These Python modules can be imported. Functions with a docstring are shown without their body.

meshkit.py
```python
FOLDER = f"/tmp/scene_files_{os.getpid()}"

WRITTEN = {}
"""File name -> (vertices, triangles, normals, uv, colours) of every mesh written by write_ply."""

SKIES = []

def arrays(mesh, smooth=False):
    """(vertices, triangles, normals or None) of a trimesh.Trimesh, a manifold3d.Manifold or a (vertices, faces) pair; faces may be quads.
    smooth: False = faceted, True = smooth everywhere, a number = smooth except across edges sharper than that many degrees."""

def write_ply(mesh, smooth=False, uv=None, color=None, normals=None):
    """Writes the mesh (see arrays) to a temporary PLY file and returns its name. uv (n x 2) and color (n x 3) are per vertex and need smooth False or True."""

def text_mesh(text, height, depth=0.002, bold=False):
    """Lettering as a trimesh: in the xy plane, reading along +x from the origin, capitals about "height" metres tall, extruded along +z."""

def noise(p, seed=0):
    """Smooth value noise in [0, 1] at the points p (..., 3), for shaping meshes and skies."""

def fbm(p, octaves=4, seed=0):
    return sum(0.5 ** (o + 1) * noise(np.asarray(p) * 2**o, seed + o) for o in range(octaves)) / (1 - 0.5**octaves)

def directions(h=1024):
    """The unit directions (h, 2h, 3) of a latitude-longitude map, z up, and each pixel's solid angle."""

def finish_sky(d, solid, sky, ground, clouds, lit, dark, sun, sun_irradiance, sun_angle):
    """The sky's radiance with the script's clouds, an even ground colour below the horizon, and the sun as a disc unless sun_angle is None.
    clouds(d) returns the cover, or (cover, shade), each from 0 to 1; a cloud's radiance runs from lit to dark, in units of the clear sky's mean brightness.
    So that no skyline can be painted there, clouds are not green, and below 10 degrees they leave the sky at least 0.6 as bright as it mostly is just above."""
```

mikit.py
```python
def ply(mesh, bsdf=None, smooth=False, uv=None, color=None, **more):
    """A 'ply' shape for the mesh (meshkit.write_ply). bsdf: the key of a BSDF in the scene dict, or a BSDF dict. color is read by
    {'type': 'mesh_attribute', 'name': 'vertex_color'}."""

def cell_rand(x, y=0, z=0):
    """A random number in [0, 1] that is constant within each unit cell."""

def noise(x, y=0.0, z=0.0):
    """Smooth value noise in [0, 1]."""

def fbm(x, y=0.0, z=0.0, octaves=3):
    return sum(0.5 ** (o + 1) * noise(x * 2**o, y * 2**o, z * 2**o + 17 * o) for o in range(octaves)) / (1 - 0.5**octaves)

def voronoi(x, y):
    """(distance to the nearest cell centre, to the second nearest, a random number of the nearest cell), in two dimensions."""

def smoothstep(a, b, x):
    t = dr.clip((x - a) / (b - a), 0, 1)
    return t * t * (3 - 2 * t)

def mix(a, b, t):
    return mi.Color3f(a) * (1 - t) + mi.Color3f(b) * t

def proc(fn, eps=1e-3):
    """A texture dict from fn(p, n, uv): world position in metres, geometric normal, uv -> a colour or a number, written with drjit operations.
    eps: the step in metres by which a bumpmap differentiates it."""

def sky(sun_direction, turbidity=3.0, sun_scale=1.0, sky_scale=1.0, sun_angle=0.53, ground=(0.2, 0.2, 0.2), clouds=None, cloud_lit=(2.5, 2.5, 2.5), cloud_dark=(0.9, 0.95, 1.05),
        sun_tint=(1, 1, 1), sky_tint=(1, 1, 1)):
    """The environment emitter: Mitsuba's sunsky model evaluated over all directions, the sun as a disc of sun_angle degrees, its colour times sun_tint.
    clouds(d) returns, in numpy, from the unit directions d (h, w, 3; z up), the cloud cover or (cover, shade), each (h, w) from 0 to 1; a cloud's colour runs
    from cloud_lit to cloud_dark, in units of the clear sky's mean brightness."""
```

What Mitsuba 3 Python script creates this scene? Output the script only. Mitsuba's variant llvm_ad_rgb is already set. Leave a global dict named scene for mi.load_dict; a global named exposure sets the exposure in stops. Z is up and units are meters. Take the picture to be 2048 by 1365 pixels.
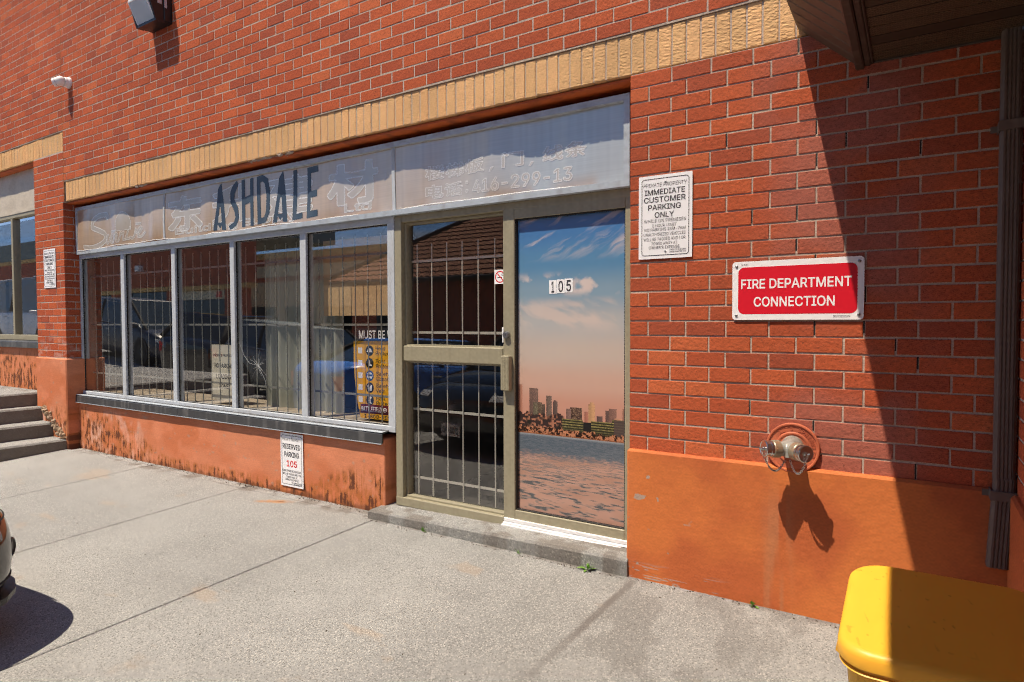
import math
import numpy as np
import trimesh
import drjit as dr
import mitsuba as mi
import mikit
import meshkit
from mikit import noise, fbm, voronoi, cell_rand, smoothstep, mix
from shapely.geometry import Polygon, LineString, Point
from shapely.geometry import box as sbox
from shapely.ops import unary_union

T = mi.ScalarTransform4f
scene, labels = {}, {}

# ---------------------------------------------------------------- camera, sky, exposure
# x runs right along the shop front, y into the wall (the brick face is y = 0), z up (0 = foot of the wall)
CAM, YAW, PITCH, ROLL, FOV = np.array([1.377, -3.417, 1.466]), math.radians(-32.495), math.radians(-1.748), math.radians(-0.163), 77.892
fwd = np.array([math.sin(YAW) * math.cos(PITCH), math.cos(YAW) * math.cos(PITCH), math.sin(PITCH)])
rgt = np.cross(fwd, [0, 0, 1]); rgt /= np.linalg.norm(rgt)
up0 = np.cross(rgt, fwd)
upv = up0 * math.cos(ROLL) - rgt * math.sin(ROLL)
scene['camera'] = {'type': 'perspective', 'fov': FOV, 'fov_axis': 'x', 'near_clip': 0.05, 'far_clip': 500.0,
                   'to_world': T().look_at(origin=CAM.tolist(), target=(CAM + fwd).tolist(), up=upv.tolist())}
SUN = np.array([-0.20, -1 / 2.35, 1.0])


def clouds(d):
    q = d / np.maximum(d[..., 2:3], 0.06) * np.array([1.0, 1.0, 0.0])
    f = meshkit.fbm(q * 1.1 + 7.3, 5, 3)
    cover = np.clip((f - 0.47) * 4.5, 0, 1) * np.clip((d[..., 2] - 0.02) * 6, 0, 1)
    shade = np.clip((meshkit.fbm(q * 2.1 + 1.7, 4, 9) - 0.4) * 2.2, 0, 1) * 0.6
    return cover * 0.85, shade


scene['sky'] = mikit.sky(SUN, turbidity=2.6, sky_scale=0.62, sky_tint=(0.82, 0.98, 1.17), sun_tint=(0.98, 1.0, 1.04), clouds=clouds, cloud_lit=(2.1, 2.1, 2.1), cloud_dark=(1.0, 1.03, 1.1))
exposure = 2.05


# ---------------------------------------------------------------- materials
def lin(*c):
    return [((v / 255 + 0.055) / 1.055) ** 2.4 if v > 10 else v / 255 / 12.92 for v in c]


def mat(name, base, rough=0.6, spec=0.4, bump=None, bscale=0.001, eps=1e-3, **kw):
    b = {'type': 'principled', 'base_color': {'type': 'rgb', 'value': list(base)} if isinstance(base, (list, tuple)) else mikit.proc(base),
         'roughness': rough if isinstance(rough, (int, float)) else mikit.proc(rough), 'specular': spec, **kw}
    if bump is not None:
        b = {'type': 'bumpmap', 'arbitrary': mikit.proc(bump, eps), 'scale': bscale, 'bsdf': b}
    scene[name] = {'type': 'twosided', 'bsdf': b}
    return name


def C(*v):
    return mi.Color3f(*v)


def grain(p, s):
    return noise(p.x * s, p.y * s, p.z * s)


def brick_fn(p, n, uv):
    t = uv.x
    base = mix(mix([0.435, 0.096, 0.036], [0.375, 0.079, 0.032], smoothstep(0.15, 0.6, t)), [0.315, 0.070, 0.034], smoothstep(0.75, 0.97, t))
    base = mix(base, [0.47, 0.118, 0.045], smoothstep(0.12, 0.0, t))
    # dull purple weathering between the sign and the canopy, kept in uneven patches
    w = smoothstep(0.55, 0.95, p.x) * smoothstep(1.55, 1.25, p.x) * smoothstep(0.35, 0.6, fbm(p.x * 3.1, p.y * 3, p.z * 2.3, octaves=3))
    base = mix(base, [0.32, 0.112, 0.085], w * 0.75)
    # chalky bloom near the two plinths
    bl = smoothstep(1.45, 1.05, p.z) * smoothstep(-6.5, -7.0, p.x) * smoothstep(0.5, 0.68, fbm(p.x * 9, p.y * 9, p.z * 13))
    base = mix(base, [0.48, 0.33, 0.28], bl * 0.5)
    g = grain(p, 240.0)
    g2 = grain(p, 90.0)
    big = fbm(p.x * 1.3, p.y * 1.3, p.z * 1.3)
    pit = smoothstep(0.80, 0.90, grain(p, 170.0))
    base = base * (0.66 + 0.46 * g + 0.26 * g2) * (0.86 + 0.30 * big)
    return mix(base, [0.09, 0.03, 0.02], pit * 0.5)


def brick_bump(p, n, uv):
    return 0.5 * grain(p, 260.0) + 0.9 * grain(p, 95.0)


mat('mat_brick', brick_fn, 0.85, 0.25, brick_bump, 0.0016, 1.5e-3)


def tan_fn(p, n, uv):
    base = mix([0.72, 0.425, 0.20], [0.64, 0.39, 0.18], uv.x)
    base = mix(base, [0.78, 0.40, 0.16], smoothstep(0.75, 1.0, uv.y) * 0.6)
    g = grain(p, 150.0)
    return mix(base * (0.78 + 0.36 * g) * (0.85 + 0.3 * fbm(p.x * 4, p.y * 4, p.z * 4)), [0.30, 0.17, 0.07], smoothstep(0.84, 0.95, grain(p, 200.0)) * 0.5)


def tan_bump(p, n, uv):
    a = noise(p.x * 62 + p.z * 26, p.y * 60, p.z * 105)
    return a + 0.6 * noise(p.x * 150 + p.z * 60, p.y * 140, p.z * 210)


mat('mat_tan_brick', tan_fn, 0.85, 0.25, tan_bump, 0.0048, 1.5e-3)


def mortar_fn(p, n, uv):
    return mix([0.52, 0.43, 0.355], [0.40, 0.325, 0.27], fbm(p.x * 14, p.y * 14, p.z * 14)) * (0.75 + 0.4 * grain(p, 170.0))


mat('mat_mortar', mortar_fn, 0.95, 0.1, lambda p, n, uv: grain(p, 220.0) + grain(p, 80.0), 0.0015, 1.5e-3)


def foot_z(p):
    return p.z - 0.62 * smoothstep(-7.66, -7.72, p.x)


def stucco_fn(p, n, uv):
    a = fbm(p.x * 2.1, p.y * 2, p.z * 2.6, octaves=4)
    base = mix([0.56, 0.175, 0.076], [0.60, 0.225, 0.118], smoothstep(0.35, 0.65, a))
    rt = smoothstep(-0.4, 0.1, p.x)
    base = mix(base, mix([0.58, 0.172, 0.047], [0.46, 0.118, 0.038], smoothstep(0.35, 0.7, fbm(p.x * 3.0 + 9, 1.0, p.z * 2.2, octaves=4))), rt)
    base = mix(base, [0.70, 0.26, 0.14], (1 - rt) * smoothstep(0.45, 0.7, fbm(p.x * 5, p.y * 3, p.z * 5 + 4)) * 0.6)
    # brushed wash, lighter scuffs
    br = noise(p.x * 9 + 3 * noise(p.x * 2, p.z * 3), p.z * 120, 2.0)
    base = base * (0.97 + 0.05 * br)
    # damp, pale lime and rust climbing from the foot of the shop-window plinth
    left = 1 - rt
    sw = smoothstep(-4.9, -6.3, p.x)
    lime = smoothstep(0.50, 0.72, fbm(p.x * 7, 3.0, p.z * 4, octaves=4)) * sw * smoothstep(0.53, 0.36, p.z)
    base = mix(base, [0.66, 0.46, 0.38], left * lime * 0.7)
    edge = 0.36 * sw + 0.10 + 0.22 * smoothstep(-3.1, -2.2, p.x)
    hgt = 1.0 - foot_z(p) / edge
    wx = p.x + 0.05 * noise(p.x * 9, 1.0, p.z * 9)
    spot = fbm(wx * 21 + 6, 3.0, p.z * 13, octaves=5)
    drips = noise(p.x * 75, 5.0, p.z * 4) * 0.5 + fbm(p.x * 30, 2.0, p.z * 7, octaves=3) * 0.5
    rust = smoothstep(0.42, 0.60, 0.5 * spot + 0.5 * drips + 0.10 * dr.clip(hgt, -2, 1)) * smoothstep(-0.25, 0.2, hgt)
    base = mix(base, [0.40, 0.130, 0.032], left * rust * 0.7)
    rust2 = smoothstep(0.585, 0.67, 0.5 * spot + 0.5 * drips + 0.07 * dr.clip(hgt, -2, 1) + 0.03 * sw) * smoothstep(-0.15, 0.25, hgt)
    base = mix(base, [0.085, 0.030, 0.018], left * rust2 * 0.85)
    crust = smoothstep(0.045, 0.008, foot_z(p) + 0.05 * (noise(p.x * 30, 1.0, 2.0) - 0.5)) * smoothstep(-6.6, -4.0, p.x)
    base = mix(base, [0.10, 0.042, 0.022], left * crust * 0.6)
    # chips down to grey render
    chip = smoothstep(0.765, 0.78, fbm(p.x * 17, 4.0, p.z * 17, octaves=4)) * smoothstep(0.42, 0.25, p.x)
    base = mix(base, [0.36, 0.31, 0.26], chip * (0.35 + 0.5 * rt))
    scrape = smoothstep(0.62, 0.70, noise(p.x * 18, 6.0, p.z * 150) * 0.5 + 0.5 * fbm(p.x * 6, 2.0, p.z * 20)) * smoothstep(0.11, 0.05, p.z) * smoothstep(0.62, 0.4, p.x) * rt
    base = mix(base, [0.38, 0.36, 0.33], scrape * 0.8)
    drip = smoothstep(0.10, 0.02, dr.abs(p.x - 0.80)) * smoothstep(0.75, 0.4, p.z) * smoothstep(0.3, 0.7, noise(p.x * 40, 2.0, p.z * 2))
    base = mix(base, [0.44, 0.25, 0.13], drip * rt * 0.35)
    return base * (0.86 + 0.22 * grain(p, 130.0))


mat('mat_stucco', stucco_fn, 0.75, 0.3, lambda p, n, uv: 0.6 * grain(p, 60.0) + 0.25 * grain(p, 190.0) + 0.9 * fbm(p.x * 7, p.y * 7, p.z * 7), 0.0016, 2e-3)


def concrete_fn(p, n, uv):
    big = fbm(p.x * 0.9, p.y * 0.9, 1.0, octaves=4)
    mid = fbm(p.x * 6, p.y * 6, p.z * 6)
    base = mix([0.275, 0.280, 0.270], [0.235, 0.239, 0.232], smoothstep(0.3, 0.7, big)) * (0.86 + 0.26 * mid)
    d1, d2, w = voronoi(p.x * 115 + p.z * 40, p.y * 115 + p.z * 75)
    stone = smoothstep(0.55, 0.25, d1)
    base = mix(base, mix([0.45, 0.435, 0.40], [0.125, 0.12, 0.11], smoothstep(0.35, 0.75, w)), stone * smoothstep(0.25, 0.8, dr.abs(w - 0.5) * 2) * 0.8)
    e1, e2, v = voronoi(p.x * 33 + 5, p.y * 33)
    base = mix(base, [0.06, 0.05, 0.045], smoothstep(0.10, 0.05, e1) * smoothstep(0.86, 0.9, v) * 0.8)
    base = mix(base, [0.56, 0.54, 0.50], smoothstep(0.09, 0.05, e1) * smoothstep(0.06, 0.03, v) * 0.7)
    base = base * (0.82 + 0.36 * grain(p, 330.0))
    # dirt line along the foot of the wall and old tyre scuffs
    y = p.y + 0.012 * noise(p.x * 17, 1.0, 1.0)
    base = mix(base, [0.10, 0.078, 0.06], smoothstep(-0.085, -0.02, y) * smoothstep(0.42, 0.6, fbm(p.x * 9, p.y * 9, 3.0)) * 0.5)
    sc = smoothstep(0.035, 0.008, dr.abs(p.x - 0.055 - 0.05 * p.y + 0.012 * noise(p.y * 6, 2.0, 1.0))) * smoothstep(-1.5, -0.5, p.y) * smoothstep(0.0, -0.12, p.y)
    base = mix(base, [0.105, 0.092, 0.084], sc * (0.45 + 0.4 * mid))
    blot = smoothstep(0.56, 0.68, fbm(p.x * 4.3, p.y * 2.6, 8.0, octaves=4)) * smoothstep(-0.35, 0.1, p.x) * smoothstep(-1.6, -1.0, p.y)
    base = mix(base, [0.10, 0.092, 0.085], blot * 0.30)
    # rust: one streak by the plinth, a few faint blooms
    u, v2 = (p.x + 3.05) * 0.93 + (p.y + 0.11) * 0.36, -(p.x + 3.05) * 0.36 + (p.y + 0.11) * 0.93
    r1 = smoothstep(1.0, 0.15, dr.sqrt(dr.square(u / 0.22) + dr.square(v2 / 0.05)) + 0.5 * (noise(p.x * 30, p.y * 30, 1.0) - 0.5))
    base = mix(base, [0.33, 0.15, 0.045], r1 * 0.8)
    r2 = smoothstep(1.0, 0.1, dr.sqrt(dr.square((u - 0.06) / 0.05) + dr.square(v2 / 0.018)))
    base = mix(base, [0.10, 0.04, 0.02], r2 * 0.85)
    fb = smoothstep(0.74, 0.82, fbm(p.x * 2.4 + 4, p.y * 5.0, 5.0, octaves=4))
    return mix(base, [0.33, 0.245, 0.165], fb * 0.35)


mat('mat_concrete', concrete_fn, 0.9, 0.2, lambda p, n, uv: grain(p, 140.0) + 0.6 * grain(p, 330.0), 0.0022, 1.5e-3)


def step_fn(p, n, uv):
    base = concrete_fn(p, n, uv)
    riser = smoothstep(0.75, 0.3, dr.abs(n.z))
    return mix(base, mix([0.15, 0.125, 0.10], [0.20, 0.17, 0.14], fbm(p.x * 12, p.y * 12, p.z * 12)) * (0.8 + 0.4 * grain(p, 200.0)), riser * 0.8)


mat('mat_steps', step_fn, 0.9, 0.2, lambda p, n, uv: grain(p, 90.0) + 0.6 * grain(p, 240.0), 0.003, 1.5e-3)
mat('mat_doorstep', concrete_fn, 0.9, 0.2, lambda p, n, uv: grain(p, 90.0) + 0.6 * grain(p, 240.0), 0.003, 1.5e-3)


def streaky(base, dirt, amt=0.5, sx=40.0, sz=3.0, rough=0.45, metallic=0.0, spec=0.5):
    def fn(p, n, uv):
        k = smoothstep(0.45, 0.8, noise(p.x * sx, p.y * sx, p.z * sz) * 0.6 + 0.4 * fbm(p.x * 8, p.y * 8, p.z * 8))
        return mix(base, dirt, k * amt) * (0.92 + 0.16 * grain(p, 60.0))
    return fn


mat('mat_silver', streaky([0.47, 0.51, 0.55], [0.36, 0.35, 0.33], 0.45, 30, 2.5), 0.45, 0.5)
mat('mat_galv', streaky([0.44, 0.50, 0.55], [0.33, 0.35, 0.37], 0.7, 25, 25), 0.38, 0.5, metallic=0.15)
mat('mat_bronze', streaky([0.30, 0.275, 0.190], [0.245, 0.22, 0.150], 0.5, 50, 4), 0.40, 0.5)
mat('mat_sill', streaky([0.055, 0.058, 0.062], [0.16, 0.16, 0.16], 0.55, 28, 1.2), 0.38, 0.5)
mat('mat_white_alu', streaky([0.74, 0.75, 0.76], [0.5, 0.5, 0.48], 0.4, 30, 30), 0.3, 0.5)
mat('mat_orange_steel', streaky([0.50, 0.11, 0.025], [0.22, 0.06, 0.025], 0.6, 12, 12), 0.6)
mat('mat_dark', [0.018, 0.017, 0.016], 0.6)
mat('mat_spout', streaky([0.13, 0.105, 0.090], [0.19, 0.16, 0.14], 0.5, 45, 2.0), 0.45, 0.4)
mat('mat_rubble', streaky([0.34, 0.25, 0.165], [0.46, 0.38, 0.30], 0.7, 20, 20), 0.9)
mat('mat_brown', streaky([0.055, 0.040, 0.032], [0.10, 0.078, 0.062], 0.5, 45, 2.0), 0.45, 0.4)
mat('mat_canopy', streaky([0.085, 0.062, 0.045], [0.05, 0.036, 0.026], 0.5, 12, 12), 0.5, 0.4)


def soffit_fn(p, n, uv):
    a, b = p.x * 55.0, p.y * 95.0
    fx, fy = a + 0.5 * dr.floor(b) - dr.floor(a + 0.5 * dr.floor(b)), b - dr.floor(b)
    slot = smoothstep(0.12, 0.2, fx) * smoothstep(0.88, 0.8, fx) * smoothstep(0.25, 0.35, fy) * smoothstep(0.75, 0.65, fy) * smoothstep(0.5, 0.9, uv.x)
    return mix(mix([0.055, 0.038, 0.025], [0.035, 0.025, 0.017], fbm(p.x * 5, p.y * 5, 1.0)), [0.16, 0.105, 0.055], slot * 0.8)


mat('mat_soffit', soffit_fn, 0.5, 0.4)
mat('mat_white', streaky([0.78, 0.79, 0.80], [0.62, 0.62, 0.61], 0.3, 20, 20), 0.5)
mat('mat_print_dark', [0.045, 0.048, 0.055], 0.6)
mat('mat_print_red', [0.62, 0.04, 0.045], 0.55)
mat('mat_sign_red', [0.66, 0.006, 0.022], 0.4, 0.5)
mat('mat_sign_white', [0.84, 0.85, 0.87], 0.4, 0.5)
mat('mat_screw', [0.30, 0.31, 0.32], 0.35, metallic=0.8)
mat('mat_rail', [0.42, 0.41, 0.36], 0.5)
mat('mat_black_plastic', [0.012, 0.012, 0.014], 0.35, 0.5)
scene['mat_glass'] = {'type': 'thindielectric', 'int_ior': 2.3}   # coated shop glass, strongly mirroring
scene['mat_glass_side'] = {'type': 'thindielectric', 'int_ior': 1.75}


# ---------------------------------------------------------------- mesh helpers
def box(x0, x1, y0, y1, z0, z1):
    m = trimesh.creation.box(extents=(abs(x1 - x0), abs(y1 - y0), abs(z1 - z0)))
    m.apply_translation(((x0 + x1) / 2, (y0 + y1) / 2, (z0 + z1) / 2))
    return m


def hull(pts):
    return trimesh.convex.convex_hull(np.array(pts, float))


def cbox(x0, x1, y0, y1, z0, z1, c=0.004):
    pts = []
    for x, sx in ((x0, 1), (x1, -1)):
        for y, sy in ((y0, 1), (y1, -1)):
            for z, sz in ((z0, 1), (z1, -1)):
                pts += [(x + sx * c, y, z), (x, y + sy * c, z), (x, y, z + sz * c)] if False else [(x + sx * c, y + sy * c, z), (x + sx * c, y, z + sz * c), (x, y + sy * c, z + sz * c)]
    return hull(pts)


def cat(ms):
    return trimesh.util.concatenate(ms)


def cyl(p0, p1, r0, r1=None, n=24, cap=True):
    p0, p1 = np.array(p0, float), np.array(p1, float)
    r1 = r0 if r1 is None else r1
    d = p1 - p0; d /= np.linalg.norm(d)
    a = np.cross(d, [0, 0, 1] if abs(d[2]) < 0.9 else [1, 0, 0]); a /= np.linalg.norm(a)
    b = np.cross(d, a)
    t = np.arange(n) / n * 2 * math.pi
    ring = np.cos(t)[:, None] * a + np.sin(t)[:, None] * b
    v = np.vstack([p0 + ring * r0, p1 + ring * r1, [p0], [p1]])
    i = np.arange(n); j = (i + 1) % n
    f = [np.stack([i, j, j + n], 1), np.stack([i, j + n, i + n], 1)]
    if cap:
        f += [np.stack([j, i, i * 0 + 2 * n], 1), np.stack([i + n, j + n, i * 0 + 2 * n + 1], 1)]
    m = trimesh.Trimesh(v, np.vstack(f), process=False)
    return m


def lathe(prof, p0, axis, n=32):
    """prof: list of (along, radius)."""
    return cat([cyl(np.array(p0) + np.array(axis) * a0, np.array(p0) + np.array(axis) * a1 if a1 != a0 else np.array(p0) + np.array(axis) * (a0 + 1e-5), max(r0, 1e-5), max(r1, 1e-5), n, False) for (a0, r0), (a1, r1) in zip(prof[:-1], prof[1:])])


def tube(pts, r, n=8):
    pts = np.array(pts, float)
    d = np.gradient(pts, axis=0); d /= np.linalg.norm(d, axis=1, keepdims=True)
    ref = np.array([0.3, 0.9, 0.31]) if abs(d[0][1]) < 0.8 else np.array([1.0, 0.1, 0.0])
    a = np.cross(d, ref); a /= np.linalg.norm(a, axis=1, keepdims=True)
    b = np.cross(d, a)
    t = np.arange(n) / n * 2 * math.pi
    r = np.broadcast_to(np.asarray(r, float), (len(pts),))
    v = (pts[:, None] + r[:, None, None] * (np.cos(t)[None, :, None] * a[:, None] + np.sin(t)[None, :, None] * b[:, None])).reshape(-1, 3)
    f = []
    for k in range(len(pts) - 1):
        for i in range(n):
            j = (i + 1) % n
            f += [(k * n + i, (k + 1) * n + j, k * n + j), (k * n + i, (k + 1) * n + i, (k + 1) * n + j)]
    m = trimesh.Trimesh(v, f, process=False)
    return m


def grid(fx, nu, nv):
    """surface from fx(u, v) -> (n, 3) with u, v in 0..1"""
    u, v = np.meshgrid(np.linspace(0, 1, nu), np.linspace(0, 1, nv), indexing='ij')
    p = fx(u.ravel(), v.ravel())
    i, j = np.meshgrid(np.arange(nu - 1), np.arange(nv - 1), indexing='ij')
    a = (i * nv + j).ravel(); b = a + nv
    return trimesh.Trimesh(p, np.vstack([np.stack([a, b, b + 1], 1), np.stack([a, b + 1, a + 1], 1)]), process=False)


def extr(poly, depth):
    g = getattr(poly, 'geoms', [poly])
    return cat([trimesh.creation.extrude_polygon(q, depth, engine='earcut') for q in g if q.area > 1e-9])


def on_wall(m, x, y, z):
    """local xy plane -> the wall plane facing -y; local z comes out of the wall"""
    m = m.copy()
    v = np.asarray(m.vertices)
    m.vertices = np.stack([x + v[:, 0], y - v[:, 2], z + v[:, 1]], 1)
    return m


def text(s, w, h, depth=0.0008, bold=True):
    """lettering scaled to the width w and capital height h, centred on the origin"""
    m = meshkit.text_mesh(s, 1.0, depth / 1.0, bold)
    lo, hi = m.bounds
    v = np.asarray(m.vertices).copy()
    cap = 1.03
    v[:, 0] = (v[:, 0] - (lo[0] + hi[0]) / 2) * w / (hi[0] - lo[0])
    v[:, 1] = (v[:, 1] - cap / 2) * h / cap
    m.vertices = v
    return m


def outline(m):
    """the flat outline of an extruded text mesh as a shapely shape"""
    v, f = np.asarray(m.vertices), np.asarray(m.faces)
    top = f[(v[f][:, :, 2] > v[:, 2].max() - 1e-6).all(1)]
    return unary_union([Polygon(v[t][:, :2]).buffer(1e-5) for t in top])


def rrect(w, h, r):
    return sbox(-w / 2 + r, -h / 2 + r, w / 2 - r, h / 2 - r).buffer(r, quad_segs=6)


COUNT = {}


def add(key, mesh, bsdf, smooth=False, **kw):
    if key in scene:
        COUNT[key] = COUNT.get(key, 0) + 1
        key = '%s_%03d' % (key, COUNT[key])
    scene[key] = mikit.ply(mesh, bsdf, smooth, **kw)
    return key


def put(key, like, to_world):
    if key in scene:
        COUNT[key] = COUNT.get(key, 0) + 1
        key = '%s_%03d' % (key, COUNT[key])
    scene[key] = {**like, 'to_world': to_world}
    return key


def lab(key, label, category=None, group=None, kind=None):
    d = {}
    if label: d['label'] = label
    if category: d['category'] = category
    if group: d['group'] = group
    if kind: d['kind'] = kind
    labels[key] = d


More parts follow.
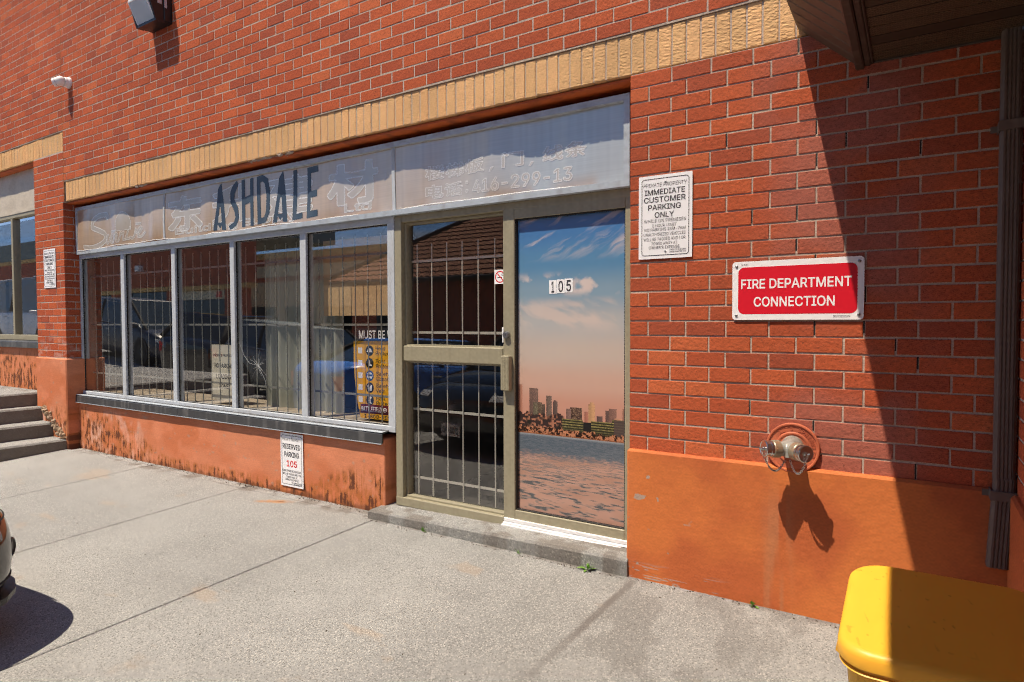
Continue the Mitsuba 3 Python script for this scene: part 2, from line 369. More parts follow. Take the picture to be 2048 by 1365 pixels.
def seen_area(c, e1, e2):
    """rough size of a small face seen from where the photograph was taken; 0 when out of the picture (chooses which bricks are entries of their own)"""
    d = c - CAM
    z = d @ fwd
    if z < 0.3: return 0
    x, y = d @ rgt / z / math.tan(math.radians(FOV / 2)), d @ up0 / z / math.tan(math.radians(FOV / 2)) * 1.5
    if abs(x) > 1.02 or abs(y) > 1.02: return 0
    n = np.cross(e1, e2)
    return abs(n @ d) / z ** 3
GLYPHS = {'东':'119,64 122,71 134,77 139,77 176,36 184,24 183,18 167,9 162,10 144,37|1,147 1,163 4,167 60,167 70,192 74,195 95,187 96,181 91,167 176,167 179,165 179,145 177,143 77,143 56,110 57,108 86,108 88,135 90,137 110,137 113,133 113,108 169,107 171,104 171,87 168,83 113,83 113,22 110,10 102,3 95,1 67,0 63,5 58,23 62,26 87,27 87,82 37,83 28,80 23,81 16,103 25,109 46,142 4,143|0,20 1,25 23,47 40,77 62,71 62,65 49,41 22,8 14,8',
'升':'0,19 21,33 32,45 42,65 47,88 46,90 3,91 2,112 4,114 47,116 47,147 11,140 4,159 11,163 64,178 93,192 99,192 112,178 112,172 73,156 73,116 123,115 124,189 128,192 147,191 149,188 149,116 188,115 192,112 191,91 149,89 148,2 126,1 124,3 123,90 72,90 67,58 57,36 37,13 20,1 14,0 1,13',
'建':'0,15 19,35 26,47 15,66 9,83 9,89 19,95 12,99 6,114 17,123 37,158 36,160 8,160 6,162 7,182 58,185 68,179 71,174 75,178 108,178 110,194 131,195 133,193 134,178 177,177 178,152 189,151 192,148 192,132 189,129 178,128 178,104 176,102 135,102 133,97 180,96 183,92 183,78 181,75 135,75 133,70 187,69 190,67 190,49 187,47 134,47 133,30 193,29 195,21 188,6 123,5 94,7 71,12 55,19 44,27 19,1 13,1;133,125 154,124 155,128 134,129;133,152 154,151 155,155 134,156;58,146 47,125 57,126 70,121 73,124 109,125 108,129 62,129 59,132;54,51 76,36 95,31 109,31 108,47 63,47 60,51 59,61;61,69 109,69 108,75 71,75 69,77 69,93 72,96 108,96 109,102 73,102 68,107;71,172 62,151 109,152 108,156 73,157;26,102 21,95 29,94 33,81 38,75 44,102',
'材':'0,55 1,60 18,84 36,125 35,128 8,129 7,150 12,153 40,153 40,191 43,195 63,195 65,193 65,153 88,153 92,151 149,152 151,193 153,195 175,194 176,153 196,151 197,132 194,128 176,127 176,19 170,7 152,1 123,1 116,18 116,23 119,26 150,27 149,91 125,59 98,33 91,33 79,47 79,52 90,60 120,92 138,120 140,128 68,128 97,94 98,87 86,72 81,72 68,92 65,92 65,3 63,1 43,1 40,5 40,73 22,44 15,37 9,39',
'楼':'0,61 15,91 27,129 26,133 8,133 5,136 5,154 8,157 30,157 32,195 48,196 53,193 53,158 72,155 89,157 77,180 79,184 92,190 100,186 115,156 118,157 120,195 141,194 143,156 164,192 184,184 184,178 170,157 188,156 191,152 191,138 188,134 162,133 194,114 194,105 180,93 143,119 142,97 132,88 192,84 192,65 170,63 156,37 190,20 189,13 178,2 171,2 136,19 105,7 70,2 63,16 65,23 102,31 79,42 90,63 67,64 66,78 59,79 54,87 53,3 32,1 30,64 16,42 8,45;114,54 131,46 143,62 120,63;73,88 105,86 110,100 118,104 118,118;55,133 67,113 84,121 98,133 72,135',
'梯':'0,60 19,98 30,132 5,134 4,154 7,157 33,157 35,195 56,193 57,157 71,157 76,163 96,163 86,188 101,195 107,193 123,163 141,163 157,195 178,190 179,184 168,164 184,163 187,160 187,105 184,102 144,102 143,91 191,90 194,87 190,38 181,22 174,19 151,19 144,35 142,2 121,1 118,44 91,19 78,11 72,11 60,25 60,29 87,46 106,66 77,67 73,72 75,84 69,78 63,78 57,88 56,3 35,1 33,70 16,42 9,43;143,41 166,42 169,67 143,67;144,140 143,125 163,125 163,140;58,133 77,101 82,125 118,125 119,139 79,140 75,133;102,102 100,90 118,90 119,101',
'板':'0,61 15,87 30,129 29,133 6,135 6,155 33,157 33,191 36,195 57,193 58,157 80,156 82,176 134,181 171,191 178,191 189,178 189,171 178,166 104,153 105,136 173,137 186,131 178,93 157,51 174,33 197,21 197,15 184,0 158,13 140,30 123,15 99,1 93,1 84,13 74,0 58,9 55,1 36,1 33,5 33,70 16,42 9,43;127,112 134,87 141,74 150,89 157,111;98,53 91,25 110,36 125,51 104,98;59,131 76,104 79,103 80,134;57,22 61,24 71,47 77,88 71,80 64,79 57,88',
'门':'54,166 54,185 57,188 174,186 174,17 167,6 149,1 119,1 111,18 113,25 149,26 149,164|7,183 19,194 27,195 54,163 57,151 45,142 38,141|1,153 22,155 26,150 26,5 23,1 1,3',
'线':'0,119 17,142 42,194 60,187 63,181 38,129 49,130 61,152 78,145 109,150 108,192 111,195 131,194 134,182 144,191 163,183 180,169 175,161 182,156 184,140 176,136 138,131 135,121 137,114 178,122 187,120 189,101 176,96 189,89 191,83 175,61 153,40 166,25 171,28 175,47 180,47 191,39 194,33 188,10 177,1 158,1 148,6 131,26 104,11 79,3 68,17 68,24 95,34 123,50 116,84 78,79 78,70 75,67 10,52 2,73 17,85 30,103 8,101;142,91 145,66 170,95;133,155 137,154 158,158 134,173;48,87 50,85 74,89 75,102 112,109 111,126 82,123 77,131|6,13 2,34 7,37 70,54 76,54 79,49 79,32 13,12',
'条':'0,99 3,106 45,114 73,124 57,140 25,120 20,121 8,134 10,141 43,161 72,195 95,189 91,176 146,177 156,171 159,168 157,159 125,123 162,112 190,108 196,104 184,84 144,91 110,103 112,83 173,81 172,61 142,59 170,32 178,17 166,7 159,6 119,47 119,52 127,60 111,60 110,13 104,4 91,0 72,0 64,17 67,23 85,24 84,60 68,60 75,54 75,50 65,37 30,7 22,9 12,24 37,42 53,59 25,60 22,64 25,84 9,83;80,153 99,137 118,152;29,85 84,83 85,101 83,102',
'电':'0,159 3,162 64,162 65,187 68,191 90,190 92,162 155,162 158,159 158,59 177,49 175,25 169,10 161,3 151,0 84,1 75,5 68,14 64,51 27,51 24,39 2,39;91,30 96,25 145,25 150,31 152,50 92,51;91,77 132,76 133,94 92,95;91,120 132,119 133,136 92,137;26,77 64,76 65,94 27,95;26,120 64,119 65,136 27,137',
'话':'1,110 1,130 4,132 50,132 53,128 53,56 66,64 74,61 77,85 116,86 116,108 68,109 65,112 65,130 68,133 115,133 116,158 72,154 65,174 170,194 182,181 183,174 141,163 141,134 191,133 194,130 194,113 191,109 142,109 141,87 179,86 182,83 182,4 177,1 161,1 156,9 101,9 98,1 78,1 75,5 74,40 35,7 28,7 19,19 18,26 26,33 29,43 29,107;100,34 156,33 157,61 101,62|12,173 14,181 24,190 29,190 56,165 61,154 50,142 43,141',
}


# ---------------------------------------------------------------- the ground and the concrete apron
def ground_z(x, y):
    z = 0.055 * np.clip(y, -6.5, 0.0)
    rise = np.clip(-9.0 - x, 0, 12) * 0.075 * np.clip((-y - 0.3) / 1.5, 0, 1)
    return z + rise


gx = np.unique(np.concatenate([np.linspace(-90, -25, 14), np.linspace(-25, 14, 40), np.linspace(14, 90, 12)]))
gy = np.unique(np.concatenate([np.linspace(-90, -12, 14), np.linspace(-12, 0.4, 32), np.linspace(0.4, 14, 6), [-6.02, -6.0]]))
X, Y = np.meshgrid(gx, gy, indexing='ij')
Z = ground_z(X, Y) - np.where(Y > -6.01, 0.05, 0.003)
i, j = np.meshgrid(np.arange(len(gx) - 1), np.arange(len(gy) - 1), indexing='ij')
a = (i * len(gy) + j).ravel(); b = a + len(gy)
gm = trimesh.Trimesh(np.stack([X.ravel(), Y.ravel(), Z.ravel()], 1), np.vstack([np.stack([a, b, b + 1], 1), np.stack([a, b + 1, a + 1], 1)]), process=False)
add('ground', gm, 'mat_concrete')
lab('ground', 'pale concrete parking lot beyond the apron in front of the shop', kind='structure')

SK = 0.06   # the joints lean a little off square
edges = [-10.6, -8.6, -6.86, -5.245, -3.645, -2.0, 1.745]


def slab(x0, x1, y0, y1, gap=0.005):
    def pt(x, y, dz, ins):
        return (x + SK * y, y, float(0.055 * min(y, 0)) + dz)
    p = []
    c = 0.004
    for x, s in ((x0 + gap, 1), (x1 - gap, -1)):
        for y, t in ((y0 + gap, 1), (y1 - gap, -1)):
            p += [pt(x + s * c, y + t * c, 0, 0), pt(x, y, -c, 0), pt(x, y, -0.12, 0)]
    return hull(p)


first = True
scene_pave = []
for x0, x1 in zip(edges[:-1], edges[1:]):
    ya = 0.14
    for y1, y0 in ((ya, -6.0),):
        m = slab(x0, x1 if x1 < 1.7 else 1.9, y0, 0.0)
        k = add('pavement__slab', cat([m, box(x0 + 0.01, x1 - 0.01 if x1 < 1.7 else 1.9, 0.0, 0.25, -0.1, -0.002)]) if x1 <= -1.9 and x0 > -7 else m, 'mat_concrete')
lab('pavement', 'concrete apron in front of the shop, cast in wide bays', kind='structure')

# ---------------------------------------------------------------- brickwork
H, L, JB, JP = 0.0817, 0.2135, 0.0095, 0.0095
TOP0, TOP1 = 2.856, 3.095
rng = np.random.default_rng(7)


def brick_geo(w, h, d=0.03, bev=0.0022, seed=0, c=None):
    r = np.random.default_rng(seed)
    v, f = [], []
    for (dx, y) in ((bev, 0.0), (0.0, bev), (0.0, d)):
        for sx, sz in ((-1, -1), (1, -1), (1, 1), (-1, 1)):
            v.append((sx * (w / 2 - dx) + r.normal(0, 0.0006), y + (abs(r.normal(0, 0.0004)) if y == 0 else 0), sz * (h / 2 - dx) + r.normal(0, 0.0005)))
    f += [(0, 1, 2), (0, 2, 3)]
    for b in (0, 4):
        for k in range(4):
            n = (k + 1) % 4
            f += [(b + k, b + n + 4, b + n), (b + k, b + k + 4, b + n + 4)]
    f = [t[::1] for t in f]
    return np.array(v), np.array(f)


ZONES = {   # local (along, into the wall, up) -> world
    'front': np.array([[1, 0, 0, 0], [0, 1, 0, 0], [0, 0, 1, 0], [0, 0, 0, 1.0]]),
    'side': np.array([[0, 1, 0, 1.745], [-1, 0, 0, 0], [0, 0, 1, 0], [0, 0, 0, 1.0]]),
    'jamb': np.array([[0, 1, 0, 0.0], [-1, 0, 0, 0], [0, 0, 1, 0], [0, 0, 0, 1.0]]),
    'pier': np.array([[0, -1, 0, -6.93], [1, 0, 0, 0], [0, 0, 1, 0], [0, 0, 0, 1.0]]),
    'pier_left': np.array([[0, 1, 0, -7.675], [-1, 0, 0, 0], [0, 0, 1, 0], [0, 0, 0, 1.0]]),
}
gaps = []
bricks = []   # zone, a0, a1, z0, z1


def courses(z0, z1, c0):
    k0, k1 = math.floor((z0 - c0) / H) - 1, math.ceil((z1 - c0) / H) + 1
    for k in range(k0, k1 + 1):
        lo, hi = c0 + k * H + JB / 2, c0 + (k + 1) * H - JB / 2
        lo, hi = max(lo, z0), min(hi, z1)
        if hi - lo > 0.012:
            yield k, lo, hi


def lay(zone, a0, a1, z0, z1, c0, pa, pb, flip=0, ends=True):
    for k, lo, hi in courses(z0, z1, c0):
        ph = pa if (k + flip) % 2 == 0 else pb
        js = [ph + L * n + rng.normal(0, 0.0012) for n in range(math.floor((a0 - ph) / L) - 1, math.ceil((a1 - ph) / L) + 2)]
        pts = [a0] + [q for q in js if a0 + 0.045 < q < a1 - 0.045] + [a1]
        for n, (p, q) in enumerate(zip(pts[:-1], pts[1:])):
            dz = rng.normal(0, 0.0009)
            if zone == 'front' and n > 0 and p > 0.45 and hi < 2.86 and rng.random() < 0.30 - 0.5 * abs(p - 1.05):
                gaps.append((p, lo, hi))
            bricks.append((zone, p + (JP / 2 if n > 0 else 0), q - (JP / 2 if n < len(pts) - 2 else 0), lo + dz, hi + dz))


lay('front', 0.0, 1.745, 0.735, 2.851, TOP0, 0.02, 0.1065, 1)
lay('front', -6.894, 1.745, 3.0965, 6.9, TOP1, 0.0, 0.1065)
lay('front', -7.675, -6.93, 1.06, 2.851, TOP0, -6.93, -6.93 + 0.1065, 1)
lay('front', -7.675, -6.906, 2.861, 3.43, TOP0, -6.93, -6.93 + 0.1065, 1)
lay('front', -11.0, -6.906, 3.676, 6.9, TOP1, -6.906, -6.906 + 0.1065, 0)
lay('pier', 0.004, 0.20, 1.06, 2.851, TOP0, 0.004 + 0.102, 0.004, 1)
lay('pier_left', -0.16, -0.004, 1.06, 3.43, TOP0, -0.10, -0.004, 1)
lay('jamb', -0.25, -0.004, 0.735, 2.851, TOP0, -0.11, -0.004, 1)
lay('side', 0.004, 4.6, 0.735, 2.66, TOP0, 0.11, 0.004, 1)


def world(zone, v):
    M = ZONES[zone]
    return v @ M[:3, :3].T + M[:3, 3]


def brick_area(b):
    c = world(b[0], np.array([(b[1] + b[2]) / 2, 0.0, (b[3] + b[4]) / 2]))
    M = ZONES[b[0]][:3, :3]
    if ((CAM - c) @ -M[:, 1]) <= 0: return 0
    if b[0] == 'front' and c[0] > 1.13 and c[2] > 2.69: return 0
    return seen_area(c, M[:, 0] * (b[2] - b[1]), M[:, 2] * (b[4] - b[3]))


B = 'brick_building'
area = np.array([brick_area(b) for b in bricks])
pick = set(np.argsort(-area)[:300].tolist())
pick = {k for k in pick if area[k] > 0}
variants = {}
for k in range(16):
    v, f = brick_geo(L - JP, H - JB, seed=k)
    t = (k + 0.5) / 16
    variants[k] = mikit.ply(trimesh.Trimesh(v, f, process=False), 'mat_brick', uv=np.tile([[t, (k * 7 % 16) / 16]], (len(v), 1)))
rest = {'wall': [], 'side_wall': []}
for k, (zone, a0, a1, z0, z1) in enumerate(bricks):
    w, h = a1 - a0, z1 - z0
    name = B + ('__side_wall' if zone == 'side' else '__wall')
    c = np.array([(a0 + a1) / 2, 0, (z0 + z1) / 2])
    dy = float(np.clip(rng.normal(0, 0.0007), -0.0015, 0.0015))
    if k in pick:
        q = int(rng.integers(16))
        M = ZONES[zone] @ np.array([[w / (L - JP), 0, 0, c[0]], [0, 1, 0, dy], [0, 0, h / (H - JB), c[2]], [0, 0, 0, 1]])
        put(name + '__brick', variants[q], T(M))
    else:
        rest['side_wall' if zone == 'side' else 'wall'].append((zone, c + [0, dy, 0], w, h, rng.random(), rng.random()))
v0, f0 = brick_geo(1.0, 1.0, bev=0.0, seed=3)
v0 = np.array([(sx * 0.5, y, sz * 0.5) for y in (0, 1, 2) for sx, sz in ((-1, -1), (1, -1), (1, 1), (-1, 1))], float)
for part, lst in rest.items():
    V, U = [], []
    for zone, c, w, h, t, s in lst:
        sg = 0.0022
        v = v0 * [w, 1, h]
        y = np.where(v0[:, 1] == 0, 0.0, np.where(v0[:, 1] == 1, sg, 0.03))
        ins = np.where(v0[:, 1] == 0, sg, 0.0)
        v = np.stack([v[:, 0] - np.sign(v0[:, 0]) * ins, y, v[:, 2] - np.sign(v0[:, 2]) * ins], 1) + c
        V.append(world(zone, v)); U.append(np.tile([[t, s]], (12, 1)))
    F = (f0[None] + 12 * np.arange(len(V))[:, None, None]).reshape(-1, 3)
    key = add(B + '__' + part + '__brickwork', trimesh.Trimesh(np.vstack(V), F, process=False), 'mat_brick', uv=np.vstack(U))
    lab(key, None, kind='stuff')

YM = 0.0028
add(B + '__wall', cat([
    box(0.003, 1.80, 0.0046, 0.30, -0.2, 2.855), box(-6.90, 1.80, YM, 0.0985, 3.089, 6.9), box(-6.93, 1.80, 0.0985, 0.30, 2.857, 6.9),
    box(-7.672, -6.933, YM, 0.32, 0.0, 2.857), box(-7.672, -6.906, YM, 0.0985, 2.857, 3.442), box(-11, -6.906, YM, 0.0985, 3.668, 6.9), box(-11, -6.93, 0.0985, 0.30, 3.44, 6.9),
    box(-7.672, -6.93, 0.0985, 0.32, 2.857, 3.44)]), 'mat_mortar')
r2 = np.random.default_rng(21)
k = add(B + '__wall__open_joint', cat([box(p - 0.0036, p + 0.003 * r2.uniform(0.3, 1), 0.0036, 0.0043, lo + (hi - lo) * r2.uniform(0, 0.35), hi + 0.002) for p, lo, hi in gaps]), 'mat_dark')
lab(k, None, kind='stuff')
add(B + '__side_wall', box(1.745 + YM, 2.05, -4.6, 0.0, -0.4, 2.66), 'mat_mortar')
lab(B, 'long red brick shop unit with tan soldier courses and orange painted base', 'building')

# tan soldier courses
PS = 0.0781
tvar = [mikit.ply(trimesh.Trimesh(*brick_geo(PS - 0.0085, 0.2235, 0.09, 0.0035, seed=40 + k), process=False), 'mat_tan_brick', uv=np.tile([[(k + 0.5) / 8, (k * 5 % 8) / 8]], (12, 1))) for k in range(8)]
for n in range(-88, 15):
    put(B + '__lintel_course__tan_brick', tvar[int(rng.integers(8))], T().translate([n * PS + PS / 2, 0.0095 + float(rng.normal(0, 0.0012)), 2.9755 + float(rng.normal(0, 0.001))]))
for n in range(48):
    put(B + '__lintel_course__tan_brick', tvar[int(rng.integers(8))], T().translate([-6.906 - PS * (n + 0.5), 0.0095 + float(rng.normal(0, 0.0012)), 3.5535 + float(rng.normal(0, 0.001))]))
drip = []
r2 = np.random.default_rng(5)
for x in np.arange(-5.35, -2.15, 0.035):
    if meshkit.noise(np.array([x * 2.2, 1.0, 1.0])) > 0.30:
        w, h = r2.uniform(0.012, 0.04), r2.uniform(0.006, 0.016)
        q = trimesh.creation.icosphere(1, 1.0); q.apply_scale((w, r2.uniform(0.008, 0.018), h)); q.vertices += r2.normal(0, 0.0025, q.vertices.shape)
        q.apply_translation((x + r2.normal(0, 0.01), 0.035 + r2.uniform(-0.014, 0.01), 2.860 - h * 0.2)); drip.append(q)
add(B + '__lintel_course', cat([box(-6.884, 1.745, 0.0138, 0.0985, 2.866, 3.086), box(-11, -6.908, 0.0138, 0.0985, 3.446, 3.664)]), 'mat_mortar')
k = add(B + '__lintel_course__mortar_smear', cat(drip), 'mat_mortar')
lab(k, 'grey mortar squeezed out along the underside of the tan course')
add(B + '__steel_lintel', cat([box(-6.93, 0.0, 0.036, 0.32, 2.842, 2.8555), box(-11, -7.675, 0.036, 0.32, 3.424, 3.438)]), 'mat_orange_steel')

# orange rendered base
def base_block(x0, x1, y0, y1, z0, z1, c=0.012):
    return cbox(x0, x1, y0, y1, z0, z1, c)


def rough(m, size=0.06, amp=0.002, s=9.0, seed=2):
    m = m.copy().subdivide_to_size(size, max_iter=12) if True else m
    m.merge_vertices()
    n = m.vertex_normals
    m.vertices = m.vertices + n * ((meshkit.fbm(np.asarray(m.vertices) * s, 3, seed) - 0.5) * 2 * amp)[:, None]
    return m


add(B + '__plinth', rough(cat([base_block(-0.012, 1.8, -0.02, 0.28, -0.2, 0.738, 0.014)]), 0.05), 'mat_stucco', 40)
add(B + '__plinth', rough(base_block(-7.69, -6.905, -0.02, 0.30, -0.05, 1.052), 0.05), 'mat_stucco', 40)
add(B + '__plinth', rough(base_block(-6.91, -2.018, 0.104, 0.30, -0.1, 0.575, 0.006), 0.06, 0.0025), 'mat_stucco', 40)
add(B + '__plinth', rough(base_block(-11.0, -7.685, 0.10, 0.30, 0.5, 1.155, 0.006), 0.06), 'mat_stucco', 40)
add(B + '__plinth', rough(base_block(1.722, 2.05, -4.6, -0.018, -0.4, 0.738, 0.012), 0.08), 'mat_stucco', 40)
# broken render above the second and lowest step
chunks = []
r3 = np.random.default_rng(11)
for k in range(34):
    q = trimesh.creation.icosphere(1, 1.0); q.apply_scale(r3.uniform(0.012, 0.042, 3)); q.vertices += r3.normal(0, 0.005, q.vertices.shape)
    u = r3.uniform(0, 1)
    q.apply_translation((-7.50 + 0.55 * u + r3.normal(0, 0.03), -0.03 + r3.normal(0, 0.012), 0.47 - 0.34 * u + r3.normal(0, 0.015))); chunks.append(q)
k = add(B + '__broken_render', cat(chunks), 'mat_rubble')
lab(k, 'crumbling patch of grey rubble where the base meets the steps')

# ---------------------------------------------------------------- dark metal window sill (shop window) and the one next door
def sill(x0, x1, z0, z1, yf):
    prof = Polygon([(yf, z0), (yf, z1 - 0.012), (yf + 0.006, z1 - 0.004), (0.22, z1 + 0.022), (0.22, z1 + 0.012), (yf + 0.012, z1 - 0.012), (yf + 0.012, z0), (yf - 0.006, z0 - 0.004), (yf - 0.006, z0)])
    m = trimesh.creation.extrude_polygon(prof, x1 - x0, engine='earcut')
    v = np.asarray(m.vertices)
    m.vertices = np.stack([x0 + v[:, 2], v[:, 0], v[:, 1]], 1)
    m.fix_normals()
    return m


add(B + '__window_sill', sill(-6.91, -4.78, 0.545, 0.625, 0.073), 'mat_sill')
add(B + '__window_sill', sill(-4.779, -2.018, 0.545, 0.627, 0.0745), 'mat_sill')
k = add(B + '__window_sill__edge_strip', cat([box(-6.91, -4.78, 0.0655, 0.078, 0.538, 0.5445), box(-4.779, -2.018, 0.067, 0.079, 0.538, 0.5445), box(-6.91, -2.02, 0.0735, 0.155, 0.6265, 0.6305)]), 'mat_galv')
add(B + '__window_sill_left', sill(-11, -7.68, 1.155, 1.235, 0.06), 'mat_sill')

# ---------------------------------------------------------------- shop window, five panes
YF, YG = 0.155, 0.192
W = B + '__display_window'
ZB, ZT = 0.668, 2.214
mul = [(-6.97, -6.908), (-5.991, -5.918), (-4.990, -4.922), (-4.008, -3.943), (-3.026, -2.950), (-2.025, -1.953)]


def xz_mesh(x0, x1, z0, z1, y, tilt=0.0, twist=0.0):
    v = [(x0, y - twist, z0), (x1, y + twist, z0), (x1, y + twist + tilt, z1), (x0, y - twist + tilt, z1)]
    return trimesh.Trimesh(v, [(0, 1, 2), (0, 2, 3)], process=False)


add(W, cat([cbox(-6.97, -1.953, YF, YF + 0.085, 2.214, 2.262, 0.003), cbox(-6.97, -1.953, YF - 0.002, YF + 0.085, 0.622, 0.667, 0.003)]), 'mat_silver')
for n, (x0, x1) in enumerate(mul):
    add(W + '__mullion', cbox(x0, x1, YF + 0.001, YF + 0.084, 0.667, 2.214, 0.003), 'mat_silver')
for n in range(5):
    x0, x1 = mul[n][1], mul[n + 1][0]
    add(W + '__pane', xz_mesh(x0 - 0.008, x1 + 0.008, ZB - 0.008, ZT + 0.008, YG, [0.002, -0.002, 0.001, -0.0015, 0.0015][n], [0.0008, -0.0006, 0.0006, -0.0008, 0.0004][n]), 'mat_glass')
    if n == 3: lab(W + '__pane_003', 'pane with a star-shaped crack low on its left side')
gk = []
for n in range(5):
    x0, x1 = mul[n][1], mul[n + 1][0]
    g = 0.007
    gk += [box(x0, x0 + g, YG - 0.014, YG - 0.003, ZB, ZT), box(x1 - g, x1, YG - 0.014, YG - 0.003, ZB, ZT), box(x0 + g, x1 - g, YG - 0.014, YG - 0.003, ZT - g, ZT), box(x0 + g, x1 - g, YG - 0.014, YG - 0.003, ZB, ZB + 0.005)]
add(W + '__gasket', cat(gk), 'mat_dark')
# the crack: fine white lines on the fourth pane
ck = []
c0 = np.array([-3.655, 1.075])
rc = np.random.default_rng(3)
for k in range(11):
    an = 2 * math.pi * k / 11 + rc.normal(0, 0.1); ln = rc.uniform(0.07, 0.16)
    ps = [c0 + np.array([math.cos(an), math.sin(an)]) * ln * t + rc.normal(0, 0.003, 2) for t in np.linspace(0.05, 1, 5)]
    ck.append(tube([(p[0], YG - 0.0025, p[1]) for p in ps], [0.0011, 0.0009, 0.0007, 0.0005, 0.0003], 4))
for ps in ([(-3.94, 1.30), (-3.86, 1.16), (-3.78, 1.09), (-3.66, 1.075)], [(-3.655, 1.075), (-3.60, 1.0), (-3.56, 0.95), (-3.55, 0.90)]):
    ck.append(tube([(p[0], YG - 0.0025, p[1]) for p in ps], [0.0008] * 4, 4))
mat('mat_crack', [0.65, 0.68, 0.68], 0.3)
add(W + '__crack', cat(ck), 'mat_crack')

# ---------------------------------------------------------------- entrance: sidelight and door
E = B + '__entrance'
YD = 0.163
mb = 'mat_bronze'
add(E, cat([cbox(-1.952, -1.885, YD - 0.004, YD + 0.12, 0.074, 2.262, 0.003), cbox(-0.058, 0.0, YD + 0.006, YD + 0.10, 0.10, 2.262, 0.003), cbox(-1.885, -0.058, YD - 0.001, YD + 0.10, 2.212, 2.263, 0.003)]), mb)
add(E + '__bottom_rail', cat([cbox(-1.955, -0.975, YD - 0.006, YD + 0.11, 0.071, 0.137, 0.004), cbox(-1.885, -0.985, YD + 0.028, YD + 0.08, 0.137, 0.152, 0.003)]), mb)
add(E + '__middle_rail', cbox(-1.885, -0.985, YD + 0.010, YD + 0.09, 1.172, 1.288, 0.006), mb)
add(E + '__glazing_bead', cat([cbox(-1.885, -1.868, YD + 0.035, YD + 0.09, 0.152, 2.212, 0.003), cbox(-1.868, -0.985, YD + 0.035, YD + 0.085, 2.193, 2.212, 0.003), box(-1.868, -0.985, YD + 0.035, YD + 0.08, 1.288, 1.298), box(-1.868, -0.985, YD + 0.035, YD + 0.08, 1.160, 1.172)]), mb)
add(E + '__sidelight_pane', xz_mesh(-1.87, -0.985, 1.296, 2.195, YD + 0.066, 0.0005, 0.0004), 'mat_glass_side')
add(E + '__sidelight_pane', xz_mesh(-1.87, -0.985, 0.150, 1.162, YD + 0.066, -0.0005, 0.0003), 'mat_glass_side')
D = B + '__door'
add(D, cat([cbox(-0.975, -0.884, YD, YD + 0.055, 0.10, 2.235, 0.004), cbox(-0.099, -0.060, YD + 0.002, YD + 0.055, 0.10, 2.235, 0.004), cbox(-0.884, -0.099, YD + 0.001, YD + 0.055, 2.148, 2.235, 0.003), cbox(-0.884, -0.099, YD + 0.001, YD + 0.055, 0.10, 0.196, 0.003)]), mb)
add(D + '__bead', cat([cbox(-0.884, -0.876, YD + 0.012, YD + 0.05, 0.196, 2.148, 0.002), cbox(-0.107, -0.099, YD + 0.012, YD + 0.05, 0.196, 2.148, 0.002), cbox(-0.876, -0.107, YD + 0.012, YD + 0.05, 2.140, 2.148, 0.002), cbox(-0.876, -0.107, YD + 0.012, YD + 0.05, 0.196, 0.204, 0.002)]), 'mat_dark')
add(D + '__lock', cat([cyl((-0.942, YD, 1.378), (-0.942, YD - 0.022, 1.378), 0.026, 0.023, 28), cyl((-0.942, YD - 0.022, 1.378), (-0.942, YD - 0.025, 1.378), 0.019, 0.017, 28)]), 'mat_screw', 40)
lab(D + '__lock', 'round cylinder lock')
add(D + '__lock__keyway', cat([box(-0.944, -0.940, YD - 0.0262, YD - 0.024, 1.370, 1.386)]), 'mat_dark')
add(D + '__latch_guard', cbox(-0.981, -0.968, YD - 0.005, YD, 1.325, 1.430, 0.001), 'mat_white_alu')
hd = cat([cbox(-0.968, -0.902, YD - 0.045, YD + 0.001, 1.005, 1.238, 0.004)] + [box(-0.962 + 0.012 * k, -0.960 + 0.012 * k, YD - 0.0465, YD - 0.044, 1.01, 1.233) for k in range(1, 6)])
add(D + '__pull_handle', hd, mb)
add(D + '__sweep', cat([cbox(-0.968, -0.062, YD - 0.012, YD + 0.001, 0.113, 0.137, 0.003), hull([(x, y, z) for x in (-0.968, -0.062) for y, z in ((YD - 0.001, 0.112), (YD - 0.020, 0.108), (YD - 0.024, 0.103), (YD - 0.001, 0.100))])] + [cyl((x, YD - 0.011, 0.125), (x, YD - 0.0145, 0.125), 0.004, 0.0035, 8) for x in np.linspace(-0.95, -0.075, 6)]), 'mat_white_alu')
add(E + '__threshold', cat([cbox(-0.975, -0.058, YD - 0.038, YD + 0.10, 0.082, 0.099, 0.004), box(-0.972, -0.06, YD - 0.006, YD + 0.05, 0.0985, 0.101)]), 'mat_white_alu')


